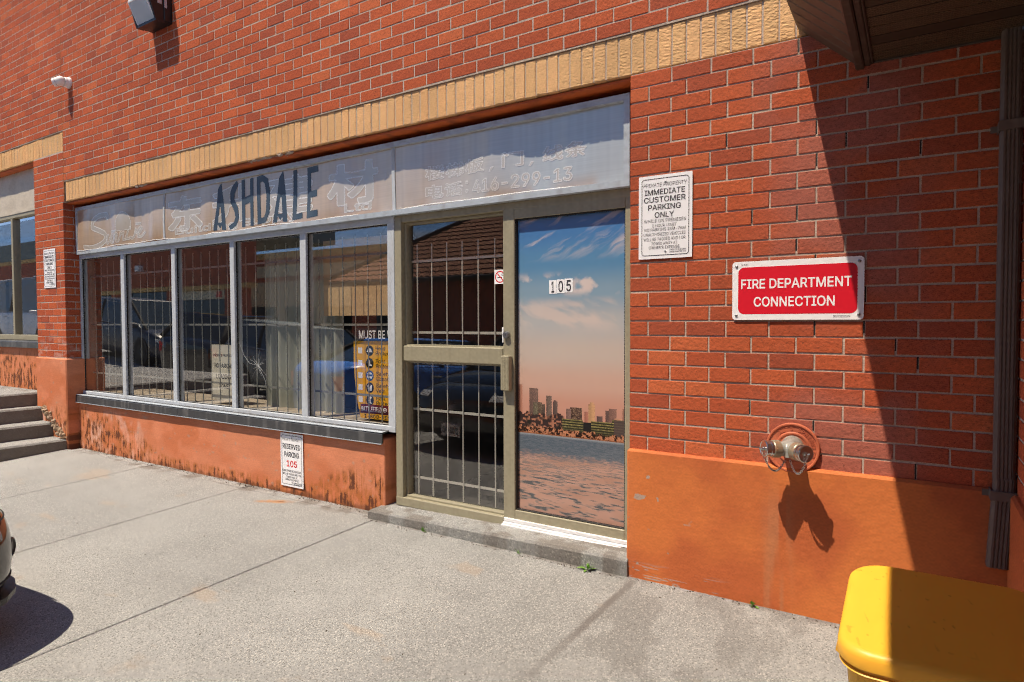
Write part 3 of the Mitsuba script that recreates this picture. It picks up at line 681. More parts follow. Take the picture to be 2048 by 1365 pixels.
# the photographic film on the door glass: evening sky, far city, lake
def film_fn(p, n, uv):
    u, t = uv.x, uv.y          # t: 0 foot, 1 head
    stops = [(0.30, [0.50, 0.245, 0.180]), (0.37, [0.52, 0.275, 0.205]), (0.45, [0.55, 0.36, 0.285]), (0.55, [0.51, 0.43, 0.375]), (0.65, [0.42, 0.425, 0.425]), (0.75, [0.215, 0.325, 0.42]), (0.85, [0.090, 0.235, 0.41]), (0.96, [0.055, 0.180, 0.41])]
    sky = C(*stops[0][1])
    for (t0, _), (t1, c1) in zip(stops[:-1], stops[1:]):
        sky = mix(sky, c1, smoothstep(t0, t1, t))
    # wind-drawn cirrus at the head, puffs below it, then soft wisps
    wu, wt = u + 0.10 * (fbm(u * 5, t * 11, 1.0) - 0.5), t + 0.03 * (fbm(u * 6 + 3, t * 14, 2.0) - 0.5)
    cir = fbm((wu * 2.4 - wt * 5.5), (wt * 15.0 - wu * 2.6), 3.0, octaves=5) * 0.6 + 0.4 * fbm((wu * 7.0 - wt * 16.0), (wt * 58.0 - wu * 9.0), 5.0, octaves=4)
    c1 = smoothstep(0.41, 0.62, cir) * smoothstep(0.845, 0.90, t)
    puff = fbm(wu * 6.0, wt * 17.0, 8.0, octaves=5)
    c2 = smoothstep(0.49, 0.66, puff) * smoothstep(0.725, 0.76, t) * smoothstep(0.825, 0.785, t)
    wisp = fbm(wu * 4.0 + wt * 2.5, wt * 22.0 + wu * 3.0, 12.0, octaves=5)
    c3 = smoothstep(0.40, 0.65, wisp) * smoothstep(0.60, 0.66, t) * smoothstep(0.74, 0.70, t)
    sky = mix(sky, [0.60, 0.52, 0.50], c1 * 0.75)
    sky = mix(sky, [0.64, 0.54, 0.50], c2 * 0.9)
    sky = mix(sky, [0.60, 0.50, 0.45], c3 * 0.75)
    # skyline, level at t = 0.267
    base = mi.Float(0.267)
    col = sky
    for x0, x1, top, cr, lit, cells in BLD:
        inside = dr.select((u > x0) & (u < x1) & (t < top) & (t > 0.26), mi.Float(1), mi.Float(0))
        win = cell_rand(dr.floor((u - x0) * cells[0]), dr.floor(t * cells[1]), x0 * 100)
        ft = t * cells[1] - dr.floor(t * cells[1])
        cc = mix(cr, lit, smoothstep(0.35, 0.85, win) * 0.55 * smoothstep(0.2, 0.35, ft)) * (0.8 + 0.4 * (u - x0) / (x1 - x0))
        cc = mix(cc, sky, smoothstep(0.29, 0.45, t) * 0.12)
        col = mix(col, cc, inside)
    low = 0.335 + 0.012 * (cell_rand(dr.floor(u * 26), 3.0) - 0.4) + 0.006 * cell_rand(dr.floor(u * 70), 5.0) - 0.012 * smoothstep(0.42, 0.5, u)
    city = mix([0.045, 0.028, 0.026], [0.36, 0.16, 0.10], smoothstep(0.52, 0.72, noise(u * 55, t * 130, 2.0) * 0.5 + 0.5 * cell_rand(dr.floor(u * 45), dr.floor(t * 150))))
    city = mix(city, [0.022, 0.022, 0.018], smoothstep(0.55, 0.75, fbm(u * 18, t * 40, 4.0)) * 0.8)
    col = mix(col, city, smoothstep(low + 0.001, low - 0.001, t) * smoothstep(0.46, 0.43, u))
    low2 = dr.select((u > 0.625) & (u < 0.70), mi.Float(0.322), mi.Float(0.328)) + dr.select(u > 0.885, mi.Float(0.010), mi.Float(0.0))
    fl = t * 118
    fr = fl - dr.floor(fl)
    glow = mix([0.30, 0.26, 0.10], [0.15, 0.13, 0.06], smoothstep(0.31, 0.29, t))
    blk = mix([0.035, 0.034, 0.022], glow, smoothstep(0.25, 0.4, fr) * smoothstep(0.85, 0.7, fr) * (0.35 + 0.65 * cell_rand(dr.floor(u * 80), dr.floor(fl))))
    blk = mix(blk, [0.022, 0.020, 0.020], dr.select((u > 0.63) & (u < 0.70), mi.Float(1), mi.Float(0)))
    blk = mix(blk, [0.085, 0.060, 0.058], dr.select(u > 0.90, mi.Float(0.85), mi.Float(0)))
    col = mix(col, blk, smoothstep(low2 + 0.0008, low2 - 0.0008, t) * smoothstep(0.425, 0.44, u))
    top_t = 0.281 + 0.012 * noise(u * 36, 2.0, 2.0) + 0.006 * noise(u * 90, 3.0, 1.0)
    tree = mix([0.03, 0.016, 0.012], [0.46, 0.20, 0.11], smoothstep(0.45, 0.62, noise(u * 48, t * 120, 9.0) * 0.55 + 0.45 * noise(u * 150, t * 300, 1.0)))
    col = mix(col, tree, smoothstep(top_t + 0.002, top_t - 0.002, t))
    col = mix(col, [0.25, 0.095, 0.05], smoothstep(0.0035, 0.001, dr.abs(t - 0.2685)) * 0.8)
    # lake: steel-blue ruffled band, then calm water holding the warm sky between dark ripples
    q = dr.maximum((base - t) / 0.267, 0.0)
    sc = 1.0 / (0.12 + 0.9 * q)
    rip = noise(u * 10 * dr.sqrt(sc) + t * 30, t * 115 * sc + u * 2.0, 4.0) * 0.6 + 0.4 * noise(u * 26 * dr.sqrt(sc), t * 260 * sc - u * 3.0, 6.0)
    blue = mix([0.060, 0.090, 0.125], [0.16, 0.18, 0.205], noise(u * 34, t * 620, 1.0) * 0.6 + 0.4 * noise(u * 90, t * 1100, 2.0))
    warm = mix([0.47, 0.285, 0.225], [0.40, 0.225, 0.165], noise(u * 7, t * 60, 3.0))
    warm = mix(warm, [0.23, 0.19, 0.175], smoothstep(0.50, 0.62, rip) * 0.8)
    warm = mix(warm, [0.075, 0.085, 0.095], smoothstep(0.63, 0.74, rip) * smoothstep(0.25, 0.6, q) * 0.9)
    water = mix(blue, warm, smoothstep(0.20, 0.34, q + 0.09 * (noise(u * 40, t * 420, 8.0) - 0.5) + 0.03 * (noise(u * 5, t * 30, 3.0) - 0.5)))
    water = mix(water, [0.34, 0.36, 0.38], smoothstep(0.035, 0.0, q) * 0.7)
    return mix(col, water, smoothstep(base + 0.0006, base - 0.0006, t))


BLD = [(-0.04, 0.041, 0.434, [0.34, 0.155, 0.105], [0.35, 0.16, 0.11], (60, 300)), (0.112, 0.199, 0.423, [0.105, 0.070, 0.062], [0.34, 0.20, 0.145], (230, 290)), (0.112, 0.196, 0.424, [0.105, 0.070, 0.062], [0.30, 0.18, 0.13], (230, 290)),
       (0.150, 0.194, 0.376, [0.09, 0.085, 0.062], [0.30, 0.26, 0.15], (300, 300)), (0.194, 0.238, 0.377, [0.075, 0.055, 0.045], [0.27, 0.22, 0.12], (300, 300)), (0.238, 0.268, 0.371, [0.06, 0.045, 0.042], [0.22, 0.17, 0.11], (300, 300)),
       (0.279, 0.333, 0.401, [0.10, 0.080, 0.072], [0.28, 0.19, 0.14], (260, 300)), (0.345, 0.389, 0.383, [0.085, 0.065, 0.060], [0.24, 0.16, 0.13], (260, 300)), (0.352, 0.378, 0.387, [0.085, 0.065, 0.060], [0.1, 0.07, 0.065], (260, 300)),
       (0.509, 0.618, 0.368, [0.055, 0.036, 0.030], [0.38, 0.24, 0.15], (120, 240)), (0.470, 0.515, 0.362, [0.17, 0.105, 0.09], [0.27, 0.17, 0.14], (100, 240)),
       (0.640, 0.672, 0.357, [0.34, 0.14, 0.10], [0.4, 0.18, 0.12], (300, 300)), (0.675, 0.735, 0.383, [0.50, 0.29, 0.15], [0.26, 0.15, 0.09], (80, 240)), (0.690, 0.722, 0.389, [0.50, 0.29, 0.15], [0.42, 0.24, 0.13], (80, 240)), (0.750, 0.802, 0.346, [0.10, 0.070, 0.068], [0.15, 0.10, 0.09], (200, 300)),
       (0.827, 0.862, 0.366, [0.09, 0.060, 0.055], [0.22, 0.14, 0.12], (200, 300)), (0.858, 0.924, 0.373, [0.19, 0.11, 0.09], [0.32, 0.18, 0.14], (200, 300)), (0.905, 0.972, 0.343, [0.50, 0.27, 0.17], [0.52, 0.29, 0.18], (60, 300)), (0.975, 1.02, 0.376, [0.30, 0.15, 0.11], [0.33, 0.17, 0.12], (60, 300))]
scene['mat_film'] = {'type': 'twosided', 'bsdf': {'type': 'principled', 'base_color': mikit.proc(film_fn), 'roughness': 0.12, 'specular': 0.5}}
fx0, fx1, fz0, fz1 = -0.876, -0.107, 0.204, 2.140
fm = xz_mesh(fx0, fx1, fz0, fz1, YD + 0.036)
add(D + '__picture_film', fm, 'mat_film', uv=np.array([[0, 0], [1, 0], [1, 1], [0, 1.0]]))
lab(D + '__picture_film', 'full-height picture film of an evening sky, a city skyline and rippled lake water')
for k, ch in enumerate('105'):
    x = -0.610 + 0.058 * k
    z = 1.690 + 0.003 * k
    t1 = add('number_sticker', on_wall(extr(sbox(-0.028, -0.044, 0.028, 0.044), 0.0012), x, YD + 0.0355, z), 'mat_sign_white')
    tk = add(t1 + '__digit', on_wall(text(ch, 0.034 if ch != '1' else 0.022, 0.070), x, YD + 0.0342, z), 'mat_print_dark')
    lab(t1, ['white number sticker with a black 1 on the picture door, first of the three', 'white number sticker with a black 0 on the picture door, middle of the three', 'white number sticker with a black 5 on the picture door, last of the three'][k], 'sticker', 'house number stickers on the door')
# no smoking sticker inside the sidelight, half behind the door stile
ns = on_wall(extr(sbox(-0.047, -0.049, 0.047, 0.049), 0.001), -1.040, YD + 0.0645, 1.775)
add('no_smoking_sticker', ns, 'mat_sign_white')
lab('no_smoking_sticker', 'square no-smoking sticker on the sidelight glass beside the door', 'sticker')
ring = Point(0, 0).buffer(0.041).difference(Point(0, 0).buffer(0.034)).union(LineString([(-0.026, 0.026), (0.026, -0.026)]).buffer(0.0035))
add('no_smoking_sticker__ban_ring', on_wall(extr(ring, 0.0008), -1.040, YD + 0.0634, 1.775), 'mat_print_red')
cig = sbox(-0.022, -0.008, 0.016, -0.002).union(LineString([(0.014, 0.004), (0.022, 0.010), (0.014, 0.016), (0.022, 0.024)]).buffer(0.0016))
add('no_smoking_sticker__cigarette', on_wall(extr(cig, 0.0006), -1.040, YD + 0.0638, 1.775), 'mat_print_dark')

# ---------------------------------------------------------------- doorstep, steps
ds = hull([(x, y, z) for x, y, z in [(-2.06, -0.035, -0.1), (0.0, -0.035, -0.1), (-2.06, 0.3, -0.1), (0.0, 0.3, -0.1), (-2.06, -0.035, 0.048), (0.0, -0.035, 0.086), (-2.05, -0.020, 0.062), (0.0, -0.020, 0.099), (-2.06, 0.3, 0.068), (0.0, 0.3, 0.102)]])
add('doorstep', rough(ds, 0.035, 0.003, 14.0), 'mat_doorstep', 50)
lab('doorstep', 'low worn concrete doorstep under the picture door and its sidelight', 'doorstep')
S = 'concrete_steps'
st = [(-6.945, 0.118, 0.0), (-7.28, 0.285, 1), (-7.565, 0.452, 2), (-7.73, 0.617, 3)]
for n, (xe, zt, _) in enumerate(st):
    y1 = -0.018 if xe > -7.69 else 0.1
    p = []
    lean = 0.05
    zb = (zt - 0.168 if n else -0.1)
    x_back = -11.0 if n == 3 else st[n + 1][0] - 0.06
    for y in (-2.6, y1):
        for dx, z in ((0.012, zb), (0.012, zt - 0.022), (-0.004, zt - 0.003), (-0.022, zt)):
            p.append((xe + dx + lean * y, y, z))
        p += [(x_back + lean * y, y, zb), (x_back + lean * y, y, zt)]
    m = rough(hull(p), 0.06, 0.005, 12.0, n)
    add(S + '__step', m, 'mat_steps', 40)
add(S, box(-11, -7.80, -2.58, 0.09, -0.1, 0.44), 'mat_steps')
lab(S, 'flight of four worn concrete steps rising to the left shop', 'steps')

# ---------------------------------------------------------------- old sign box with a buckled plastic face
WAVE = np.array([(-6.88, 0.119), (-6.68, 0.111), (-6.42, 0.122), (-6.17, 0.123), (-5.94, 0.109), (-5.79, 0.114), (-5.6, 0.131), (-5.37, 0.127), (-5.23, 0.115), (-5.05, 0.116), (-4.9, 0.126), (-4.73, 0.138), (-4.47, 0.137), (-4.26, 0.124), (-4.13, 0.136), (-3.95, 0.145), (-3.61, 0.132), (-3.42, 0.130), (-3.02, 0.153), (-2.75, 0.14), (-2.6, 0.129), (-2.43, 0.146), (-2.3, 0.154), (-2.14, 0.151), (-2.02, 0.147), (-1.93, 0.134), (-1.77, 0.132), (-1.62, 0.14), (-1.47, 0.151), (-1.34, 0.15), (-1.18, 0.135), (-1.05, 0.129), (-0.9, 0.137), (-0.79, 0.148), (-0.64, 0.155), (-0.45, 0.146), (-0.3, 0.143), (-0.05, 0.149)])
from scipy.interpolate import PchipInterpolator
wave = PchipInterpolator(WAVE[:, 0], WAVE[:, 1])


def face_y(x, z):
    """how far back the buckled face lies"""
    w = np.clip((z - 2.295) / (2.78 - 2.295), 0, 1)
    k = 0.45 + 0.55 * np.sin(math.pi * w) ** 0.7
    m = np.interp(x, [-6.9, -3.5, 0], [0.122, 0.135, 0.143])
    ripple = 0.0012 * np.sin(x * 37.0) * np.sin(x * 5.1 + 1) * k
    lean = 0.010 * np.sin(x * 2.9 + 0.6) * np.cos(math.pi * w)
    return m + (wave(np.clip(x, -6.88, -0.05)) - m) * k + ripple + lean * 0.35


def sign_fn(p, n, uv):
    base = mix([0.54, 0.47, 0.40], [0.46, 0.39, 0.315], fbm(p.x * 1.7, 1.0, p.z * 3))
    base = mix(base, [0.43, 0.485, 0.51], smoothstep(-1.7, -0.5, p.x) * 0.9)
    base = mix(base, [0.52, 0.385, 0.265], smoothstep(-1.9, -2.2, p.x) * 0.75)
    base = mix(base, [0.40, 0.26, 0.15], smoothstep(2.40, 2.31, p.z) * smoothstep(0.3, 0.7, noise(p.x * 6, 1.0, 1.0)) * 0.55)
    st = noise(p.x * 45, 2.0, p.z * 1.5)
    return base * (0.93 + 0.12 * st) * (0.95 + 0.1 * noise(p.x * 3, 3.0, p.z * 160))


scene['mat_sign_face'] = {'type': 'twosided', 'bsdf': {'type': 'roughplastic', 'diffuse_reflectance': mikit.proc(sign_fn), 'int_ior': 2.5, 'alpha': 0.045}}
for nm_, c_ in (('mat_ghost_line', [0.78, 0.78, 0.76]), ('mat_ghost_fill', [0.50, 0.46, 0.40])):
    scene[nm_] = {'type': 'twosided', 'bsdf': {'type': 'roughplastic', 'diffuse_reflectance': {'type': 'rgb', 'value': c_}, 'int_ior': 2.5, 'alpha': 0.045}}
mat('mat_ashdale', streaky([0.050, 0.078, 0.115], [0.09, 0.12, 0.15], 0.6, 14, 5), 0.28)
SB = 'sign_box'
bx0, bx1, bz0, bz1, by = -6.905, -0.05, 2.262, 2.803, 0.112
fw = 0.038
add(SB, cat([hull([(bx0, by, bz0), (bx1, by, bz0), (bx0 + fw, by, bz0 + fw), (bx1 - fw, by, bz0 + fw), (bx0, by + 0.05, bz0), (bx1, by + 0.05, bz0), (bx0 + fw, by + 0.05, bz0 + fw), (bx1 - fw, by + 0.05, bz0 + fw)]),
             hull([(bx0, by, bz1), (bx1, by, bz1), (bx0 + fw, by, bz1 - fw), (bx1 - fw, by, bz1 - fw), (bx0, by + 0.05, bz1), (bx1, by + 0.05, bz1), (bx0 + fw, by + 0.05, bz1 - fw), (bx1 - fw, by + 0.05, bz1 - fw)]),
             hull([(bx1 - 0.0006, by + 0.0004, bz0 + 0.001), (bx1 - 0.0006, by + 0.0004, bz1 - 0.001), (bx1 - fw, by + 0.0004, bz0 + fw), (bx1 - fw, by + 0.0004, bz1 - fw), (bx1 - 0.0006, by + 0.05, bz0), (bx1 - 0.0006, by + 0.05, bz1), (bx1 - fw, by + 0.05, bz0 + fw), (bx1 - fw, by + 0.05, bz1 - fw)]),
             hull([(bx0 + 0.0006, by + 0.0004, bz0 + 0.001), (bx0 + 0.0006, by + 0.0004, bz1 - 0.001), (bx0 + fw, by + 0.0004, bz0 + fw), (bx0 + fw, by + 0.0004, bz1 - fw), (bx0, by + 0.05, bz0), (bx0, by + 0.05, bz1), (bx0 + fw, by + 0.05, bz0 + fw), (bx0 + fw, by + 0.05, bz1 - fw)])]), 'mat_galv')
lab(SB, 'long faded sign box with buckled plastic face and ghost lettering above the windows', 'sign box')
add(SB + '__case', cat([box(bx0 + 0.003, bx1 - 0.003, by + 0.05, 0.30, bz0 + 0.002, bz0 + 0.012), box(bx0 + 0.003, bx1 - 0.003, by + 0.05, 0.30, bz1 - 0.012, bz1 - 0.002), box(bx1 - 0.012, bx1 - 0.002, by + 0.049, 0.30, bz0 + 0.002, bz1 - 0.002)]), 'mat_brown')
divs = [bx0 + fw, -5.026, -1.928, bx1 - fw]
for n in range(3):
    xa, xb = divs[n] - 0.01, divs[n + 1] + 0.01
    g = grid(lambda u, v: np.stack([xa + (xb - xa) * u, face_y(xa + (xb - xa) * u, 2.288 + 0.49 * v), 2.288 + 0.49 * v], 1), int((xb - xa) / 0.018), 22)
    add(SB + '__face', g, 'mat_sign_face', True)
for xd, w in ((-5.026, 0.026), (-1.928, 0.030)):
    zz = np.linspace(2.298, 2.768, 14)
    g = [hull([(xd + s * w / 2, float(face_y(np.array(xd), z)) - dy, z) for z in (za, zb) for s in (-1, 1) for dy, z in ((0.007, z), (-0.001, z))]) for za, zb in zip(zz[:-1], zz[1:])]
    add(SB + '__divider', cat(g), 'mat_silver')
# curled lower edge of the face, bright where it catches the sun
xs = np.linspace(bx0 + fw, bx1 - fw, 260)
dip = 2.303 + 0.009 * np.sin(xs * 2.1 + 0.8) * np.sin(xs * 0.9) + 0.004 * np.sin(xs * 7) + np.where((xs > -4.3) & (xs < -2.3), 0.006, 0.0)
add(SB + '__curled_edge', tube(np.stack([xs, face_y(xs, dip) - 0.007, dip], 1), 0.0035, 6), 'mat_white')
dip2 = dip - 0.0068 + 0.001 * np.sin(xs * 31)
mat('mat_rust', streaky([0.20, 0.075, 0.022], [0.42, 0.22, 0.10], 0.8, 60, 60), 0.8)
add(SB + '__rust_line', tube(np.stack([xs, face_y(xs, dip2) - 0.0058, dip2], 1), 0.0022, 5), 'mat_rust')


def on_face(shape, x0, z0, off, cell=0.035):
    """flat outline (metres, local) laid onto the buckled face"""
    m = extr(shape, 0.0006)
    m.vertices = np.asarray(m.vertices) + [x0, z0, 0]
    v, f = trimesh.remesh.subdivide_to_size(m.vertices, m.faces, cell, max_iter=10)
    return trimesh.Trimesh(np.stack([v[:, 0], face_y(v[:, 0], v[:, 1]) - off - v[:, 2], v[:, 1]], 1), f, process=False)


def glyph(ch):
    rings = [[np.array([[float(t) for t in q.split(',')] for q in r.split(' ')]) for r in part.split(';')] for part in GLYPHS[ch].split('|')]
    return unary_union([Polygon(r[0], r[1:]).buffer(0) for r in rings])


def fit(shape, x0, x1, z0, z1):
    from shapely import affinity
    a, b, c, d = shape.bounds
    s = affinity.translate(shape, -a, -b)
    return affinity.translate(affinity.scale(s, (x1 - x0) / (c - a), (z1 - z0) / (d - b), origin=(0, 0)), x0, z0)


def ghost(shape, line=0.006, key='ghost_letter'):
    ring = shape.buffer(line * 0.5).difference(shape.buffer(-line * 0.5))
    k = add(SB + '__' + key, on_face(ring.simplify(0.0008), 0, 0, 0.0012), 'mat_ghost_line')
    inner = shape.buffer(-line * 0.5).simplify(0.0008)
    if inner.area > 1e-4:
        add(k + '__fill', on_face(inner, 0, 0, 0.0009), 'mat_ghost_fill')
    return k


for ch, bb in (('东', (-4.958, -4.388, 2.368, 2.715)), ('升', (-4.215, -3.602, 2.385, 2.72)), ('建', (-3.42, -2.835, 2.385, 2.715)), ('材', (-2.645, -2.10, 2.392, 2.718))):
    g = glyph(ch)
    ghost(fit(g.buffer(2.0), bb[0], bb[1], bb[2], bb[3]), 0.008, 'ghost_character')
for chars, x0, x1, z0, z1 in (('楼梯板', -1.627, -1.09, 2.485, 2.585), ('门', -0.960, -0.785, 2.488, 2.588), ('线条', -0.66, -0.33, 2.488, 2.588), ('电话', -1.627, -1.285, 2.352, 2.448)):
    w = (x1 - x0) / len(chars)
    for k, ch in enumerate(chars):
        g = fit(glyph(ch), x0 + k * w, x0 + (k + 0.93) * w, z0, z1)
        ghost(g, 0.0045, 'ghost_character')
for (xx, zz) in ((-1.255, 2.43), (-1.255, 2.372)):
    ghost(Point(xx, zz).buffer(0.011), 0.005, 'ghost_dot')
for xx in (-1.045, -0.745):
    ghost(Polygon([(xx, 2.505), (xx + 0.02, 2.505), (xx - 0.004, 2.475), (xx - 0.014, 2.478)]), 0.004, 'ghost_dot')


def tshape(s, x0, x1, z0, h, bold=True):
    o = outline(text(s, x1 - x0, h, 0.001, bold)).simplify(0.0006)
    from shapely import affinity
    return affinity.translate(o, (x0 + x1) / 2, z0 + h / 2)


ghost(tshape('416-299-13', -1.203, -0.440, 2.350, 0.085), 0.005, 'ghost_number')
ghost(tshape('Building', -4.852, -3.86, 2.340, 0.062), 0.0045, 'ghost_words')
ghost(tshape('Supply', -3.78, -3.02, 2.340, 0.062), 0.0045, 'ghost_words')
ghost(tshape('Ltd', -2.464, -2.178, 2.340, 0.062), 0.0045, 'ghost_words')
# script "Sunrise" with the low sun above it
curve = lambda pts, r: LineString(PchipInterpolator(np.arange(len(pts)), np.array(pts))(np.linspace(0, len(pts) - 1, len(pts) * 7))).buffer(r)
sS = curve([(-6.17, 2.63), (-6.20, 2.665), (-6.33, 2.665), (-6.50, 2.61), (-6.51, 2.55), (-6.36, 2.50), (-6.24, 2.45), (-6.23, 2.40), (-6.36, 2.34), (-6.55, 2.318), (-6.69, 2.335)], 0.026)
ghost(sS, 0.008, 'ghost_words')
sun_r = []
letters = {'u': [(-6.17, 2.435), (-6.21, 2.36), (-6.185, 2.345), (-6.12, 2.40), (-6.085, 2.435), (-6.115, 2.36), (-6.07, 2.35)],
           'n': [(-6.02, 2.43), (-6.06, 2.352), (-6.01, 2.41), (-5.965, 2.435), (-5.955, 2.42), (-5.985, 2.36), (-5.94, 2.355)],
           'r': [(-5.88, 2.44), (-5.925, 2.358), (-5.88, 2.42), (-5.82, 2.438), (-5.84, 2.37), (-5.80, 2.36)],
           'i': [(-5.735, 2.45), (-5.775, 2.372), (-5.73, 2.365)], 's': [(-5.60, 2.46), (-5.625, 2.40), (-5.66, 2.368), (-5.70, 2.378)], 'e': [(-5.575, 2.42), (-5.50, 2.47), (-5.475, 2.455), (-5.545, 2.40), (-5.55, 2.378), (-5.50, 2.372), (-5.41, 2.41)]}
for v in letters.values():
    ghost(curve(v, 0.013), 0.005, 'ghost_letter')
ghost(Point(-5.70, 2.478).buffer(0.016), 0.005, 'ghost_dot')
ghost(Point(-5.835, 2.51).buffer(0.15, quad_segs=24).difference(sbox(-6.1, 2.2, -5.5, 2.462)), 0.006, 'ghost_sun')
for x0, z0 in ((-6.10, 2.455), (-5.60, 2.50)):
    ghost(sbox(x0, z0, x0 + 0.11, z0 + 0.022), 0.004, 'ghost_dot')
# hand-cut dark letters
ASH = {'A': [[(-4.205, 2.336), (-4.165, 2.336), (-4.125, 2.545), (-4.095, 2.545), (-4.083, 2.336), (-4.037, 2.330), (-4.062, 2.60), (-4.083, 2.750), (-4.125, 2.705), (-4.150, 2.55)], [(-4.150, 2.395), (-4.085, 2.392), (-4.118, 2.352)]],
       'S': [[(-3.850, 2.745), (-3.830, 2.715), (-3.895, 2.645), (-3.902, 2.585), (-3.850, 2.510), (-3.838, 2.42), (-3.880, 2.355), (-3.960, 2.325), (-3.982, 2.352), (-3.905, 2.385), (-3.882, 2.43), (-3.900, 2.49), (-3.952, 2.57), (-3.950, 2.66), (-3.905, 2.715)]],
       'H': [[(-3.768, 2.742), (-3.733, 2.745), (-3.735, 2.585), (-3.642, 2.600), (-3.640, 2.742), (-3.605, 2.744), (-3.612, 2.332), (-3.648, 2.334), (-3.645, 2.545), (-3.737, 2.532), (-3.740, 2.335), (-3.778, 2.334)]],
       'L': [[(-3.078, 2.742), (-3.040, 2.745), (-3.050, 2.372), (-2.975, 2.380), (-2.972, 2.345), (-3.090, 2.336)]],
       'E': [[(-2.898, 2.742), (-2.775, 2.745), (-2.770, 2.706), (-2.865, 2.704), (-2.868, 2.545), (-2.790, 2.550), (-2.788, 2.508), (-2.870, 2.503), (-2.872, 2.382), (-2.780, 2.385), (-2.778, 2.345), (-2.908, 2.338)]]}
ASH['A2'] = [[(x + 0.874, z) for x, z in r] for r in ASH['A']]
dS = Polygon([(-3.545, 2.340), (-3.44, 2.345), (-3.385, 2.42), (-3.375, 2.60), (-3.400, 2.715), (-3.47, 2.752), (-3.545, 2.745)], [[(-3.508, 2.378), (-3.450, 2.385), (-3.420, 2.44), (-3.412, 2.58), (-3.432, 2.68), (-3.47, 2.708), (-3.508, 2.70)]])
for nm, sh in [('A', ASH['A']), ('S', ASH['S']), ('H', ASH['H']), ('D', None), ('A', ASH['A2']), ('L', ASH['L']), ('E', ASH['E'])]:
    poly = dS if sh is None else unary_union([Polygon(r).buffer(0) for r in sh])
    add(SB + '__letter', on_face(poly.buffer(0.006), 0, 0, 0.0018), 'mat_ashdale')

# ---------------------------------------------------------------- metal signs
def lines(key, x, y, z, w, h, rows, bold=True):
    """rows: text, u0, u1, v (0 top .. 1 foot), capital height in m, material"""
    for s, u0, u1, v, ch, m in rows:
        t = text(s, (u1 - u0) * w, ch, 0.0007, bold and ch > 0.025)
        add(key + '__lettering', on_wall(t, x + ((u0 + u1) / 2 - 0.5) * w, y, z + (0.5 - v) * h), m)


PARK = [('PRIVATE PROPERTY', .094, .90, .116, .021, 'mat_print_dark'), ('IMMEDIATE', .112, .866, .200, .030, 'mat_print_dark'), ('CUSTOMER', .10, .88, .290, .030, 'mat_print_dark'), ('PARKING', .181, .795, .382, .030, 'mat_print_dark'),
        ('ONLY', .306, .671, .4745, .030, 'mat_print_dark'), ('WHILE ON PREMISES', .10, .893, .545, .0185, 'mat_print_dark'), ('2 HOUR LIMIT', .26, .718, .602, .0165, 'mat_print_dark'), ('NO PARKING 2AM-7AM', .112, .88, .650, .0175, 'mat_print_dark'),
        ('UNAUTHORIZED VEHICLES', .098, .88, .707, .0175, 'mat_print_dark'), ('WILL BE TAGGED AND / OR', .098, .88, .764, .0175, 'mat_print_dark'), ('TOWED AWAY AT', .244, .73, .817, .0165, 'mat_print_dark'), ("OWNER'S EXPENSE", .197, .772, .8655, .0165, 'mat_print_dark'),
        ('TORONTO MUNICIPAL', .585, .90, .900, .0075, 'mat_print_dark'), ('CODE CHAPTER 915', .585, .887, .9247, .0075, 'mat_print_dark')]
RES = [('PRIVATE PROPERTY', .09, .90, .115, .020, 'mat_print_dark'), ('RESERVED', .10, .88, .245, .043, 'mat_print_dark'), ('PARKING', .17, .82, .395, .043, 'mat_print_dark'), ('105', .27, .73, .565, .054, 'mat_print_red'),
       ('UNAUTHORIZED VEHICLES', .09, .90, .705, .018, 'mat_print_dark'), ('WILL BE TAGGED AND / OR', .09, .90, .765, .018, 'mat_print_dark'), ('TOWED AWAY AT', .24, .74, .82, .017, 'mat_print_dark'), ("OWNER'S EXPENSE", .20, .79, .87, .017, 'mat_print_dark'), ('TORONTO MUNICIPAL', .57, .93, .918, .008, 'mat_print_dark'), ('CODE CHAPTER 915', .57, .91, .944, .008, 'mat_print_dark')]


def parking_sign(label, x, y, z, w, h, rows, lean=0.0):
    plate = extr(rrect(w, h, 0.004), 0.0022)
    plate.vertices = np.asarray(plate.vertices) - [0, 0, 0.0022]
    key = add('parking_sign', on_wall(plate, x, y, z), 'mat_sign_white')
    lab(key, label, 'sign', 'parking notices on the building')
    bw, bh = w * 0.89, h * 0.925
    ringp = rrect(bw, bh, 0.018).difference(rrect(bw - 0.0075, bh - 0.0075, 0.0145))
    add(key + '__border', on_wall(extr(ringp, 0.0006), x, y - 0.0004, z), 'mat_print_dark')
    lines(key, x, y - 0.0004, z, w, h, rows)
    for v in (0.415, -0.415):
        add(key + '__screw', lathe([(0, 0.006), (0.003, 0.0055), (0.0045, 0.002), (0.0045, 0)], (x + 0.003, y, z + v * h), (0, -1, 0), 12), 'mat_screw', 40)
    return key


parking_sign('white immediate customer parking sign beside the picture door', 0.2055, -0.008, 2.043, 0.302, 0.460, PARK)
parking_sign('weathered white customer parking sign on the brick pillar above the steps', -7.288, -0.008, 2.112, 0.305, 0.458, PARK)
parking_sign('white reserved parking 105 sign on the orange base under the window sill', -3.085, 0.094, 0.291, 0.290, 0.456, RES)

